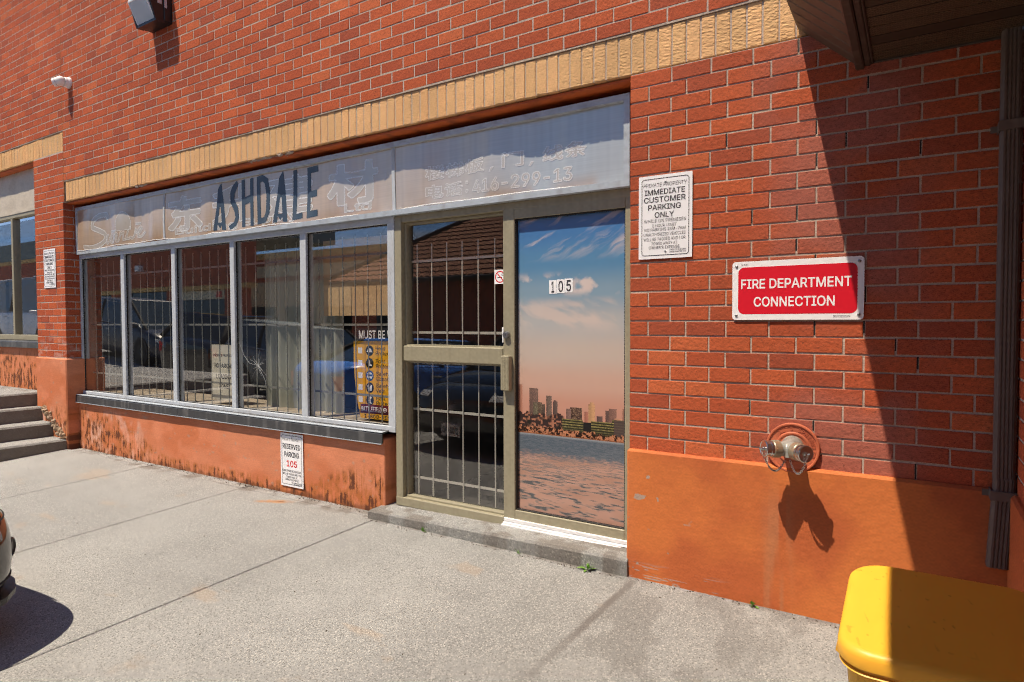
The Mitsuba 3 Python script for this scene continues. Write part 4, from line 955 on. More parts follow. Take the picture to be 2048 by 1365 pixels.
FS = 'fire_sign'
fw_, fh_ = 0.602, 0.300
pl = extr(rrect(fw_, fh_, 0.018), 0.003); pl.vertices = np.asarray(pl.vertices) - [0, 0, 0.003]
fx, fy, fz = 0.870, -0.010, 1.6215
add(FS, on_wall(pl, fx, fy, fz), 'mat_sign_white')
lab(FS, 'red and white fire department connection sign half in the canopy shadow', 'sign')
add(FS + '__red_panel', on_wall(extr(rrect(fw_ * 0.905, fh_ * 0.80, 0.03), 0.0006), fx + 0.001, fy - 0.0002, fz), 'mat_sign_red')
lines(FS, fx, fy - 0.0009, fz, fw_, fh_, [('FIRE DEPARTMENT', .073, .915, .385, .0475, 'mat_sign_white'), ('CONNECTION', .178, .795, .690, .0475, 'mat_sign_white')])
lines(FS, fx, fy - 0.0003, fz, fw_, fh_, [('N.F.E.', .075, .130, .055, .008, 'mat_print_dark'), ('SIFDCCON', .785, .905, .945, .009, 'mat_print_dark')])
for u in (-0.465, 0.465):
    for v in (-0.42, 0.42):
        add(FS + '__screw', lathe([(0, 0.0075), (0.0035, 0.007), (0.006, 0.003), (0.006, 0)], (fx + u * fw_, fy, fz + v * fh_), (0, -1, 0), 14), 'mat_screw', 40)

# ---------------------------------------------------------------- sprinkler connection
FC = 'sprinkler_connection'
px_, pz_ = 0.868, 0.833
mat('mat_cast_orange', streaky([0.50, 0.135, 0.065], [0.34, 0.09, 0.05], 0.6, 25, 9), 0.55)
mat('mat_galv_pipe', streaky([0.36, 0.36, 0.33], [0.22, 0.20, 0.16], 0.8, 40, 40), 0.42, 0.5, metallic=0.35)
mat('mat_old_brass', streaky([0.30, 0.27, 0.20], [0.40, 0.16, 0.06], 0.7, 35, 35), 0.4, 0.5, metallic=0.4)
mat('mat_chrome', streaky([0.62, 0.62, 0.60], [0.35, 0.30, 0.24], 0.5, 60, 60), 0.16, 0.5, metallic=0.95)
disc = lathe([(0.0, 0.124), (0.014, 0.124), (0.018, 0.121), (0.018, 0.115), (0.011, 0.112), (0.011, 0.080), (0.014, 0.077), (0.014, 0.0)], (px_, -0.004, pz_), (0, -1, 0), 64)
add(FC, disc, 'mat_cast_orange', 35)
lab(FC, 'twin chrome-capped sprinkler connection on a round orange plate', 'fire department connection')
lets = []
word = 'AUTO SPRINKLER'
for k, ch in enumerate(word):
    if ch == ' ': continue
    an = math.radians(128 - k * 11.4)
    t = text(ch, 0.0125 if ch != 'I' else 0.004, 0.019, 0.004)
    c, s = math.cos(an - math.pi / 2), math.sin(an - math.pi / 2)
    v = np.asarray(t.vertices); t.vertices = np.stack([c * v[:, 0] - s * v[:, 1] + 0.0965 * math.cos(an), s * v[:, 0] + c * v[:, 1] + 0.0965 * math.sin(an), v[:, 2]], 1)
    add(FC + '__raised_letter', on_wall(t, px_, -0.014, pz_), 'mat_cast_orange')
add(FC + '__raised_ring', lathe([(0.012, 0.078), (0.018, 0.076), (0.018, 0.070), (0.012, 0.068)], (px_, -0.004, pz_), (0, -1, 0), 48), 'mat_cast_orange', 35)
hub = np.array([px_ - 0.002, -0.112, pz_ + 0.010])
import manifold3d as m3


def blob(chains, edge=0.006, it=6):
    tot = None
    for (a, ra), (b, rb) in chains:
        s1 = m3.Manifold.sphere(ra, 28).translate(tuple(a)); s2 = m3.Manifold.sphere(rb, 28).translate(tuple(b))
        h = m3.Manifold.batch_hull([s1, s2])
        tot = h if tot is None else tot + h
    tot = tot.refine_to_length(edge)
    mm = tot.to_mesh()
    t = trimesh.Trimesh(mm.vert_properties[:, :3], mm.tri_verts, process=True)
    trimesh.smoothing.filter_taubin(t, iterations=it)
    return t


dl, dr_ = np.array([-0.80, -0.60, 0.04]), np.array([0.70, -0.72, 0.0])
dl /= np.linalg.norm(dl); dr_ /= np.linalg.norm(dr_)
add(FC + '__elbow', blob([((px_, -0.012, pz_ + 0.01), 0.050), (hub, 0.044)] and [(((px_, -0.012, pz_ + 0.01), 0.052), (hub, 0.043)), ((hub, 0.041), (hub + dl * 0.055, 0.032)), ((hub, 0.041), (hub + dr_ * 0.050, 0.034))]), 'mat_galv_pipe', True)
lab(FC + '__elbow', 'dull grey cast elbow with flaking orange paint')
add(FC + '__drip_boss', cyl(hub + [0.002, -0.040, -0.004], hub + [0.002, -0.042, -0.034], 0.013, 0.012, 16), 'mat_galv_pipe', 40)
chain_from = {}
for d, nm in ((dl, 'left'), (dr_, 'right')):
    a = hub + d * 0.050
    add(FC + '__swivel', lathe([(0, 0.036), (0.002, 0.0425), (0.034, 0.0425), (0.038, 0.040), (0.041, 0.036)], a, d, 40), 'mat_old_brass', 35)
    b = a + d * 0.038
    k = add(FC + '__cap', cat([lathe([(0, 0.034), (0.001, 0.0395), (0.012, 0.0395), (0.014, 0.0365), (0.026, 0.0365), (0.030, 0.0415), (0.037, 0.0415), (0.040, 0.038), (0.0385, 0.033), (0.037, 0.012), (0.0375, 0.0)], b, d, 48)]), 'mat_chrome', 30)
    e = b + d * 0.038
    add(k + '__lug', cat([cyl(e, e + d * 0.012, 0.010, 0.009, 14), cyl(e + d * 0.009 + [0.012, 0, 0.004], e + d * 0.009 - [0.012, 0, 0.004], 0.004, 0.004, 10)]), 'mat_chrome', 40)
    chain_from[nm] = e + d * 0.012 + np.array([0, 0, -0.004])


def chain(p0, p1, sag, n, rl=0.0088, rw=0.0042, rt=0.0015):
    t = np.linspace(0, 1, n)
    P = np.array(p0)[None] * (1 - t[:, None]) + np.array(p1)[None] * t[:, None]
    P[:, 2] -= sag * 4 * t * (1 - t)
    out = []
    for k in range(n - 1):
        c = (P[k] + P[k + 1]) / 2; ax = P[k + 1] - P[k]; ax /= np.linalg.norm(ax)
        s = np.cross(ax, [0.3, 1, 0.2]); s /= np.linalg.norm(s)
        if k % 2: s = np.cross(ax, s)
        an = np.linspace(0, 2 * math.pi, 11)
        out.append(tube([c + ax * rl * math.cos(q) + s * rw * math.sin(q) for q in an], rt, 5))
    return cat(out)


add(FC + '__chain', chain(chain_from['left'], hub + [-0.012, -0.036, -0.05], 0.075, 20), 'mat_galv_pipe')
add(FC + '__chain', chain(chain_from['right'], hub + [0.012, -0.040, -0.045], 0.075, 20), 'mat_chrome')

# ---------------------------------------------------------------- wall lamp, camera
WL = 'wall_lamp'
lx0, lx1 = -4.955, -4.605
mat('mat_lens', [0.50, 0.56, 0.60], 0.22, 0.6)
add(WL, cat([cbox(lx0, lx1, -0.085, 0.006, 4.29, 4.66, 0.012)]), 'mat_black_plastic')
lab(WL, 'black wall pack lamp with frosted lens high on the brick wall', 'wall lamp')
add(WL + '__hood', cat([hull([(x, y, z) for x in (lx1 - 0.022, lx1 - 0.002) for y, z in ((-0.085, 4.285), (-0.085, 4.64), (-0.225, 4.60), (-0.225, 4.50), (-0.155, 4.278))]),
                        hull([(x, y, z) for x in (lx0 + 0.002, lx0 + 0.022) for y, z in ((-0.085, 4.285), (-0.085, 4.64), (-0.225, 4.60), (-0.225, 4.50), (-0.155, 4.278))]),
                        hull([(x, y, z) for x in (lx0, lx1) for y, z in ((-0.085, 4.60), (-0.085, 4.655), (-0.23, 4.605), (-0.23, 4.58))]),
                        hull([(x, y, z) for x in (lx0 + 0.03, lx1 - 0.001) for y, z in ((-0.075, 4.278), (-0.075, 4.305), (-0.158, 4.275), (-0.158, 4.300))])]), 'mat_black_plastic')
lens = hull([(x, y, z) for x in (lx0 + 0.024, lx1 - 0.024) for y, z in ((-0.085, 4.306), (-0.085, 4.60), (-0.150, 4.302), (-0.238, 4.48), (-0.222, 4.585))])
add(WL + '__lens', lens, 'mat_lens')
add(WL + '__lens_rim', cat([tube([(x0, -0.151, 4.304), (x0, -0.238, 4.48), (x0, -0.225, 4.585)], 0.006, 6) for x0 in (lx0 + 0.03, lx1 - 0.03)] + [tube([(lx0 + 0.03, -0.2395, 4.48), (lx1 - 0.03, -0.2395, 4.48)], 0.0045, 6)]), 'mat_white')
add(WL + '__paint_chip', cat([box(lx1 - 0.0025, lx1 + 0.0005, -0.075, -0.05, 4.42, 4.50), box(lx1 - 0.0025, lx1 + 0.0003, -0.14, -0.10, 4.44, 4.60)]), 'mat_galv')
SC = 'security_camera'
cx_, cz_ = -6.70, 4.165
mat('mat_cam_white', [0.78, 0.78, 0.76], 0.35, 0.5)
add(SC, cat([lathe([(0, 0.062), (0.018, 0.062), (0.03, 0.055), (0.052, 0.052), (0.058, 0.046)], (cx_, 0.0, cz_), (0, -1, 0), 36)]), 'mat_cam_white', 40)
lab(SC, 'small white turret camera on the brick wall above the pillar', 'security camera')
ball = trimesh.creation.icosphere(3, 0.053); ball.apply_translation((cx_ - 0.012, -0.082, cz_ + 0.002))
add(SC + '__turret', ball, 'mat_cam_white', True)
dv = np.array([-0.62, -0.70, -0.36]); dv /= np.linalg.norm(dv)
b0 = np.array([cx_ - 0.012, -0.082, cz_ + 0.002])
add(SC + '__barrel', lathe([(0.02, 0.048), (0.060, 0.047), (0.078, 0.043), (0.080, 0.038)], b0, dv, 32), 'mat_cam_white', 40)
add(SC + '__lens', lathe([(0.0795, 0.039), (0.0815, 0.030), (0.0835, 0.0)], b0, dv, 28), 'mat_black_plastic', 40)
add(SC + '__seam', lathe([(0.045, 0.0485), (0.048, 0.0485)], b0, dv, 32), 'mat_dark')
# thin cable clip line: vertical movement joint sealant above the pillar
add(B + '__wall__movement_joint', cat([box(-6.9055, -6.8945, 0.002, 0.006, 2.88, 6.9)]), 'mat_rust')

# ---------------------------------------------------------------- downspout
DS = 'downspout'
dx0, dx1, dy0, dy1 = 1.664, 1.738, -0.082, -0.022
prof = [(dx0, dy1), (dx0, dy0 + 0.012), (dx0 + 0.010, dy0)]
for k in range(4):
    a = dx0 + 0.010 + k * (dx1 - dx0 - 0.02) / 4; s = (dx1 - dx0 - 0.02) / 4
    prof += [(a + s * 0.55, dy0), (a + s * 0.62, dy0 + 0.006), (a + s * 0.9, dy0 + 0.006), (a + s, dy0)]
prof += [(dx1, dy0 + 0.012), (dx1, dy1)]


def spout(z0, z1, dx=0.0, sx=1.0):
    m = trimesh.creation.extrude_polygon(Polygon(prof), z1 - z0, engine='earcut')
    v = np.asarray(m.vertices); m.vertices = np.stack([1.70 + (v[:, 0] - 1.70) * sx + dx, v[:, 1], z0 + v[:, 2]], 1)
    return m


sp = spout(0.79, 2.668)
v = np.asarray(sp.vertices)
add(DS, sp, 'mat_spout', 20)
lab(DS, 'dark brown ribbed downspout in the corner beside the side wall', 'downspout')
lowv = spout(0.415, 0.80, 0.004, 1.04)
low = trimesh.Trimesh(*trimesh.remesh.subdivide_to_size(lowv.vertices, lowv.faces, 0.03, max_iter=10), process=False)
v = np.asarray(low.vertices).copy(); v[:, 0] -= 0.02 * np.clip((0.80 - v[:, 2]) / 0.385, 0, 1); v[:, 0] += 0.004 * (meshkit.noise(v * 30) - 0.5) * (v[:, 2] < 0.47); low.vertices = v
add(DS + '__outlet', low, 'mat_spout', 20)
lab(DS + '__outlet', 'dented lower length with a torn crusty end')
for z in (2.275, 0.725):
    s = 0.0 if z > 1 else -0.004
    add(DS + '__strap', cat([box(dx0 - 0.006 + s, dx1 + 0.006, dy0 - 0.006, dy0 - 0.002, z - 0.02, z + 0.02), box(dx0 - 0.006 + s, dx0 - 0.002 + s, dy0 - 0.002, -0.004, z - 0.02, z + 0.02), box(dx0 - 0.03 + s, dx0 - 0.006 + s, -0.026, -0.022, z - 0.015, z + 0.012)]), 'mat_spout')

# ---------------------------------------------------------------- canopy over the side entrance
CN = 'canopy'
yE = -4.6
a0, a1 = np.array([0.875, 2.896]), np.array([1.128, 2.668])
dirc = (a1 - a0) / np.linalg.norm(a1 - a0); nrm = np.array([dirc[1], -dirc[0]])   # down-left
if nrm[1] > 0: nrm = -nrm
yy = -0.003
n = 0
while yy > yE:
    w = 0.118
    q = []
    for y in (yy - 0.004, yy - w + 0.004):
        for t, off in ((0.03, 0.0), (0.97, 0.0), (0.03, -0.02), (0.97, -0.02)):
            p = a0 + (a1 - a0) * t + nrm * off
            q.append((p[0], y, p[1]))
    for y in (yy - 0.010, yy - w + 0.010):
        for t in (0.03, 0.97):
            p = a0 + (a1 - a0) * t + nrm * 0.004
            q.append((p[0], y, p[1]))
    q = [t for t in q]
    add(CN + '__board', hull(q), 'mat_canopy')
    yy -= w
add(CN, cat([hull([(x, y, z) for y in (0.0, yE) for x, z in ((a0[0] - 0.006, a0[1] + 0.004), (a0[0] + 0.012, a0[1] - 0.012), (a0[0] + 0.012, a0[1] + 0.05), (a0[0] - 0.006, a0[1] + 0.05))]),
             box(0.885, 2.3, yE, -0.001, 2.915, 2.94), hull([(x, y, z) for y in (-0.001, yE) for x, z in ((a0[0] + 0.02, a0[1] + 0.02), (a1[0], a1[1] + 0.03), (a1[0], 2.916), (a0[0] + 0.02, 2.916))])]), 'mat_brown')
lab(CN, 'dark brown canopy with a flared board edge and vented soffit at the right', 'canopy')
add(CN + '__edge_beam', cat([cbox(1.122, 1.160, yE, -0.001, 2.640, 2.72, 0.006), cbox(1.160, 1.186, yE, -0.0015, 2.652, 2.72, 0.004), cbox(1.186, 1.196, yE, -0.001, 2.656, 2.70, 0.003)]), 'mat_brown')
y = -0.012
n = 0
add(CN + '__wall_trim', cbox(1.196, 1.745, -0.012, -0.0005, 2.658, 2.69, 0.003), 'mat_brown')
while y > yE:
    w = 0.098
    m = cat([box(1.194, 1.745, y - w + 0.008, y, 2.668, 2.676), box(1.194, 1.745, y - w, y - w + 0.008, 2.675, 2.683)])
    vent = 1.0 if n % 4 in (1, 3, 0) else 0.0
    add(CN + '__soffit_panel', m, 'mat_soffit', uv=np.tile([[vent, 0.5]], (len(m.vertices), 1)))
    y -= w; n += 1

# ---------------------------------------------------------------- yellow bin
BN = 'yellow_bin'


def scuffs(p, n, uv):
    base = mix([0.86, 0.455, 0.040], [0.82, 0.42, 0.035], fbm(p.x * 5, p.y * 5, p.z * 5))
    s = smoothstep(0.86, 0.92, fbm(p.x * 12, p.y * 12, p.z * 12 + 3, octaves=4))
    s2 = smoothstep(0.90, 0.96, noise(p.x * 70 + p.y * 18, p.y * 40, 2.0))
    return mix(mix(base, [0.45, 0.26, 0.02], s * 0.5), [0.30, 0.17, 0.02], s2 * 0.35 * smoothstep(0.45, 0.6, fbm(p.x * 3, p.y * 3, 9.0)))


mat('mat_yellow', scuffs, 0.42, 0.45)
lx, rx, fy_, ry = 1.207, 1.722, -1.555, -1.02


def plan(ins, rr=0.11, nseg=10):
    x0, x1, y0, y1 = lx + ins, rx - ins, fy_ + ins, ry - ins
    r_ = max(rr - ins * 0.5, 0.02)
    P = []
    for cx, cy, s in ((x1 - r_ * 0.6, y0 + r_ * 0.6, -90), (x1 - r_, y1 - r_, 0), (x0 + r_, y1 - r_, 90), (x0 + r_ * 0.75, y0 + r_ * 0.75, 180)):
        q = r_ * {-90: 0.6, 0: 1.0, 90: 1.0, 180: 0.75}[s]
        for k in range(nseg + 1):
            an = math.radians(s + 90 * k / nseg)
            P.append((cx + q * math.cos(an), cy + q * math.sin(an)))
    return np.array(P)


def loft(rings, capped=True):
    n = len(rings[0]); V = np.vstack(rings); F = []
    for k in range(len(rings) - 1):
        for a_ in range(n):
            b_ = (a_ + 1) % n
            F += [(k * n + a_, k * n + b_, (k + 1) * n + b_), (k * n + a_, (k + 1) * n + b_, (k + 1) * n + a_)]
    if capped:
        c_ = len(V); V = np.vstack([V, rings[-1].mean(0)[None]])
        F += [((len(rings) - 1) * n + a_, (len(rings) - 1) * n + (a_ + 1) % n, c_) for a_ in range(n)]
    return trimesh.Trimesh(V, F, process=False)


slope = lambda y: 0.605 + 0.060 * (y - fy_) / (ry - fy_)
rings = []
for ins, dz in ((0.006, -0.048), (0.0, -0.046), (0.0, -0.018), (0.003, -0.008), (0.009, -0.0015), (0.018, 0.002), (0.05, 0.0045), (0.11, 0.007), (0.18, 0.009), (0.23, 0.0095)):
    P = plan(ins)
    front = np.clip((-P[:, 1] + fy_ + 0.16) / 0.16, 0, 1)
    rings.append(np.stack([P[:, 0], P[:, 1], slope(P[:, 1]) + dz - 0.006 * front], 1))
add(BN, cat([loft([np.stack([plan(0.012)[:, 0], plan(0.012)[:, 1], slope(plan(0.012)[:, 1]) - 0.066], 1), np.stack([plan(0.012)[:, 0], plan(0.012)[:, 1], slope(plan(0.012)[:, 1]) - 0.058], 1)], False),
             loft([np.stack([plan(0.07)[:, 0], plan(0.07)[:, 1], np.full(44, -0.06)], 1), np.stack([plan(0.02)[:, 0], plan(0.02)[:, 1], slope(plan(0.02)[:, 1]) - 0.068], 1), np.stack([plan(0.008)[:, 0], plan(0.008)[:, 1], slope(plan(0.008)[:, 1]) - 0.066], 1), np.stack([plan(0.004)[:, 0], plan(0.004)[:, 1], slope(plan(0.004)[:, 1]) - 0.070], 1), np.stack([plan(0.03)[:, 0], plan(0.03)[:, 1], slope(plan(0.03)[:, 1]) - 0.056], 1)], True)]), 'mat_yellow', 30)
lab(BN, 'bright yellow plastic bin with rounded lid at the bottom right corner', 'bin')
add(BN + '__lid', loft(rings), 'mat_yellow', True)
add(BN + '__handle', hull([(x, y, z) for x, y, z in ((1.212, -1.33, 0.56), (1.212, -1.24, 0.565), (1.192, -1.31, 0.505), (1.192, -1.26, 0.508), (1.186, -1.30, 0.47), (1.186, -1.265, 0.472), (1.210, -1.31, 0.46), (1.210, -1.25, 0.46))]), 'mat_yellow')

# ---------------------------------------------------------------- weeds in the joint at the foot of the wall
scene['mat_leaf'] = {'type': 'twosided', 'bsdf': {'type': 'principled', 'base_color': mikit.proc(lambda p, n, uv: mix([0.10, 0.24, 0.03], [0.20, 0.36, 0.06], noise(p.x * 60, p.y * 60, p.z * 60))), 'roughness': 0.5, 'specular': 0.4}}
for k, (x, y, s, nl, txt) in enumerate([(-1.515, -0.047, 0.055, 7, 'tiny green weed at the left half of the doorstep'), (-0.728, -0.048, 0.045, 5, 'tiny green weed at the middle of the doorstep edge'), (-0.245, -0.050, 0.072, 11, 'leafy green weed at the right end of the doorstep'), (0.685, -0.034, 0.055, 6, 'small green weed at the foot of the right orange base')]):
    r = np.random.default_rng(50 + k)
    lv, stm = [], []
    root = np.array([x, y, 0.055 * y - 0.004])
    for q in range(nl):
        az = r.uniform(0, 2 * math.pi); el = r.uniform(0.25, 1.25); ln = s * r.uniform(0.55, 1.1)
        d = np.array([math.cos(az) * math.cos(el), math.sin(az) * math.cos(el) * 0.7 - 0.2, math.sin(el)]); d /= np.linalg.norm(d)
        mid, tip = root + d * ln * 0.55, root + d * ln + [0, 0, -0.25 * ln * math.cos(el)]
        sd = np.cross(d, [0, 0, 1]); sd /= max(np.linalg.norm(sd), 1e-6); w = ln * 0.17
        lv.append(trimesh.Trimesh([root + d * ln * 0.15, mid - sd * w, mid + [0, 0, -0.003], mid + sd * w, tip], [(0, 1, 2), (0, 2, 3), (1, 4, 2), (2, 4, 3)], process=False))
        stm.append(cyl(root, root + d * ln * 0.2, 0.0016, 0.001, 5))
    key = add('weed', cat(lv), 'mat_leaf')
    lab(key, txt, 'weed', 'weeds in the pavement joint')
    add(key + '__stem', cat(stm), 'mat_leaf')
# litter: grit and leaf bits along the foot of the wall
r = np.random.default_rng(8)
bits = []
for k in range(420):
    x = r.uniform(-6.7, 1.1)
    if x < -2.07: y = 0.10 - abs(r.normal(0, 0.03))
    elif x < 0: y = -0.045 - abs(r.normal(0, 0.02))
    else: y = -0.028 - abs(r.normal(0, 0.02))
    if r.random() < 0.25: y -= r.uniform(0, 1.8)
    q = trimesh.creation.icosphere(0, 1.0); q.apply_scale(r.uniform(0.002, 0.006, 3)); q.apply_translation((x, y, 0.055 * min(y, 0) + 0.001)); bits.append(q)
mat('mat_grit', [0.07, 0.052, 0.038], 0.9)
add('grit', cat(bits), 'mat_grit')
lab('grit', 'dark grit and crumbs lying along the foot of the wall', 'grit', kind='stuff')

# ---------------------------------------------------------------- inside the shop
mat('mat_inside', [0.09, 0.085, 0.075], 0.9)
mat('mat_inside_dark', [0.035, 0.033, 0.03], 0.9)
mat('mat_ledge', streaky([0.42, 0.36, 0.27], [0.25, 0.20, 0.14], 0.6, 9, 9), 0.7)
mat('mat_tan_board', streaky([0.55, 0.39, 0.21], [0.45, 0.31, 0.17], 0.5, 5, 20), 0.8)
mat('mat_drape', lambda p, n, uv: mix([0.50, 0.52, 0.44], [0.34, 0.36, 0.31], noise(p.x * 22, 1.0, p.z * 0.5)), 0.8)
RM = B + '__room'
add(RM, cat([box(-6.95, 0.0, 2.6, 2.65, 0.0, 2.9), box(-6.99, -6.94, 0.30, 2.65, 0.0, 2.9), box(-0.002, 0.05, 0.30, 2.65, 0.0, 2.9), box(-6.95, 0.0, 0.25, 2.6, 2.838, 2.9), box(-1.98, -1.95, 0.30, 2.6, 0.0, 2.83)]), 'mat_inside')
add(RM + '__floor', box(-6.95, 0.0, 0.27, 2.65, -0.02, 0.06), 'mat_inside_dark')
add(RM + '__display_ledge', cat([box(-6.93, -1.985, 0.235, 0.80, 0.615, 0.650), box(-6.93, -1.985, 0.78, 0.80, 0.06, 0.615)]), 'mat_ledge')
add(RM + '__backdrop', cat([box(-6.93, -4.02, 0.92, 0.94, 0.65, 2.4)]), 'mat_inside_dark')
add(RM + '__tan_board', cat([box(-2.93, -2.0, 0.325, 0.335, 1.52, 2.16)]), 'mat_tan_board')
lab(RM + '__tan_board', 'tan board with the slanting shadows of the bars')
cur = grid(lambda u, v: np.stack([-3.98 + 1.06 * u, 0.52 + 0.03 * np.sin(u * 52) + 0.01 * np.sin(u * 17), 0.652 + 1.50 * v], 1), 120, 6)
add(RM + '__drape', cur, 'mat_drape', True)
# louvre-like strips behind the three left panes
NB = 'notice_board'
mat('mat_cream', [0.60, 0.58, 0.47], 0.7)
add(NB, box(-4.60, -4.205, 0.330, 0.340, 0.70, 1.245), 'mat_cream')
lab(NB, 'cream private property loading zone notice standing inside the third window pane', 'notice')
lines(NB, -4.40, 0.3295, 0.97, 0.395, 0.55, [('PRIVATE PROPERTY', .10, .92, .19, .026, 'mat_print_dark'), ('NO PARKING', .14, .90, .375, .042, 'mat_print_dark'), ('LOADING', .2, .82, .57, .044, 'mat_print_dark'), ('ZONE', .32, .70, .745, .044, 'mat_print_dark')])
bx_ = 'mat_bars'
mat(bx_, [0.22, 0.225, 0.20], 0.5)


def grille(key, label, xs, z0, z1, rails, y, mtl, xr, hb=0.0045):
    for n, x in enumerate(xs):
        add(key + '__bar', cbox(x - hb, x + hb, y - hb, y + hb, z0, z1, 0.001), mtl)
    for z in rails:
        add(key + '__rail', box(xr[0], xr[1], y + hb, y + hb + 0.005, z - 0.009, z + 0.009), mtl)
    lab(key, label, 'security bars')


grille('window_bars', 'pale steel security bars inside the five-pane shop window', [-6.79 + 0.1437 * k for k in range(34) if all(abs(-6.79 + 0.1437 * k - (a_ + b_) / 2) > 0.03 for a_, b_ in mul)], 0.655, 2.17, (0.875, 1.445, 2.01), 0.262, bx_, (-6.93, -1.99), 0.004)
grille('sidelight_bars', 'cream steel security bars behind the sidelight glass beside the door', [-1.819 + 0.1418 * k for k in range(6)], 0.15, 2.05, (0.275, 0.80, 1.386, 1.925), 0.268, 'mat_rail', (-1.90, -0.98))
# the yellow safety notice
SP = 'safety_poster'
mat('mat_poster_yellow', [0.80, 0.42, 0.012], 0.5)
mat('mat_poster_black', [0.014, 0.016, 0.02], 0.5)
mat('mat_poster_maroon', [0.14, 0.012, 0.016], 0.5)
mat('mat_poster_blue', [0.02, 0.10, 0.30], 0.5)
cv = [(0.0, 0.0)]
py = 0.338
edge = [(-2.505, 0.672), (-2.535, 0.78), (-2.565, 0.95), (-2.580, 1.12), (-2.578, 1.31)]
add(SP, on_wall(extr(Polygon(edge + [(-1.99, 1.31), (-1.99, 0.672)]), 0.006), 0, py, 0), 'mat_poster_yellow')
lab(SP, 'yellow and black protective gear poster standing behind the bars of the last window pane', 'poster')
add(SP + '__header', on_wall(extr(Polygon([(-2.578, 1.31), (-2.56, 1.42), (-1.99, 1.42), (-1.99, 1.31)]), 0.006), 0, py, 0), 'mat_poster_black')


def ptxt(s, x0, x1, z, h, m, bold=True, key='lettering'):
    t = text(s, x1 - x0, h, 0.0007, bold)
    add(SP + '__' + key, on_wall(t, (x0 + x1) / 2, py - 0.0062, z), m)


ptxt('MUST BE WORN', -2.515, -1.99, 1.365, 0.066, 'mat_sign_white')
rows_p = [('Head', 'Protection', 1.232), ('Foot', 'Protection', 1.128), ('Safety', 'Glasses', 1.026), ('Safety', 'Vest', 0.928), ('Fall', 'Protection', 0.826)]
for n, (s1, s2, z) in enumerate(rows_p):
    ptxt(s1, -2.325, -2.325 + 0.028 * len(s1) * 0.9, z + 0.022, 0.032, 'mat_poster_black', False)
    ptxt(s2, -2.325, -2.325 + 0.026 * len(s2) * 0.9, z - 0.020, 0.032, 'mat_poster_black', False)
    add(SP + '__tick_box', on_wall(extr(sbox(-0.024, -0.024, 0.024, 0.024), 0.0006), -2.503, py - 0.0062, z), 'mat_sign_white')
    add(SP + '__badge', on_wall(extr(Point(0, 0).buffer(0.043), 0.0006), -2.395, py - 0.0062, z), 'mat_poster_blue' if n == 2 else 'mat_poster_black')
    ic = [Point(0, -0.004).buffer(0.024).difference(sbox(-0.04, -0.04, 0.04, -0.006)).union(sbox(-0.031, -0.012, 0.031, -0.005)),
          Polygon([(-0.014, 0.026), (0.004, 0.026), (0.006, -0.004), (0.026, -0.012), (0.026, -0.022), (-0.018, -0.022)]),
          Point(0, 0).buffer(0.030).difference(sbox(-0.026, -0.003, 0.026, 0.012)).difference(Point(0, -0.03).buffer(0.012)),
          Polygon([(-0.026, 0.02), (-0.012, 0.026), (0, 0.004), (0.012, 0.026), (0.026, 0.02), (0.020, -0.026), (-0.020, -0.026)]),
          Point(0.004, 0.022).buffer(0.009).union(LineString([(0.002, 0.012), (0.0, -0.012), (-0.01, -0.030)]).buffer(0.005)).union(LineString([(0.0, -0.012), (0.013, -0.028)]).buffer(0.005)).union(LineString([(-0.016, 0.0), (0.002, 0.008), (0.018, 0.020)]).buffer(0.004))][n]
    add(SP + '__pictogram', on_wall(extr(ic, 0.0006), -2.395, py - 0.0069, z), 'mat_sign_white')
add(SP + '__sponsor_panel', on_wall(extr(sbox(-2.505, 0.715, -2.195, 0.790), 0.0006), 0, py - 0.0062, 0), 'mat_poster_maroon')
ptxt('BATTLEFIELD', -2.495, -2.265, 0.752, 0.040, 'mat_sign_white')
add(SP + '__lettering', on_wall(extr(Point(0, 0).buffer(0.02).difference(Point(0, 0).buffer(0.012)).union(Point(0, 0).buffer(0.006)), 0.0006), -2.23, py - 0.0069, 0.752), 'mat_sign_white')
ptxt('1-800-RENT-CAT', -2.46, -1.995, 0.692, 0.030, 'mat_poster_black')

# ---------------------------------------------------------------- the shop next door (left edge)
LW = B + '__left_window'
add(LW, cat([cbox(-11, -7.66, 0.13, 0.22, 2.845, 2.905, 0.004), cbox(-11, -7.66, 0.13, 0.22, 1.245, 1.312, 0.004), cbox(-8.750, -8.695, 0.131, 0.22, 1.312, 2.845, 0.004), cbox(-7.70, -7.66, 0.131, 0.22, 1.312, 2.845, 0.004), cbox(-10.0, -9.92, 0.131, 0.22, 1.312, 2.845, 0.004)]), mb)
mat('mat_fascia', streaky([0.52, 0.47, 0.385], [0.42, 0.37, 0.29], 0.5, 8, 8), 0.5)
add(LW + '__fascia', cat([box(-11, -7.66, 0.135, 0.16, 2.905, 3.42)]), 'mat_fascia')
add(LW + '__fascia_trim', box(-11, -7.66, 0.122, 0.16, 2.893, 2.925), 'mat_fascia')
for xa, xb in ((-9.92, -8.765), (-8.68, -7.70)):
    add(LW + '__pane', xz_mesh(xa, xb, 1.312, 2.845, 0.175, 0.001, 0.0005), 'mat_glass')
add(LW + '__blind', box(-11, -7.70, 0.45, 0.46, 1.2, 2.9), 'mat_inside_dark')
# ---------------------------------------------------------------- across the lot (what the panes mirror)
def far_brick(p, n, uv):
    row = dr.floor(p.z / 0.0817)
    a_ = (p.x + p.y) / 0.2135 + 0.5 * (row - 2 * dr.floor(row / 2))
    t = cell_rand(dr.floor(a_), row, 1.0)
    jt = smoothstep(0.10, 0.06, dr.minimum(p.z / 0.0817 - row, (a_ - dr.floor(a_)) * 2.6))
    return mix(mix([0.46, 0.125, 0.06], [0.34, 0.085, 0.045], t), [0.42, 0.34, 0.28], jt)


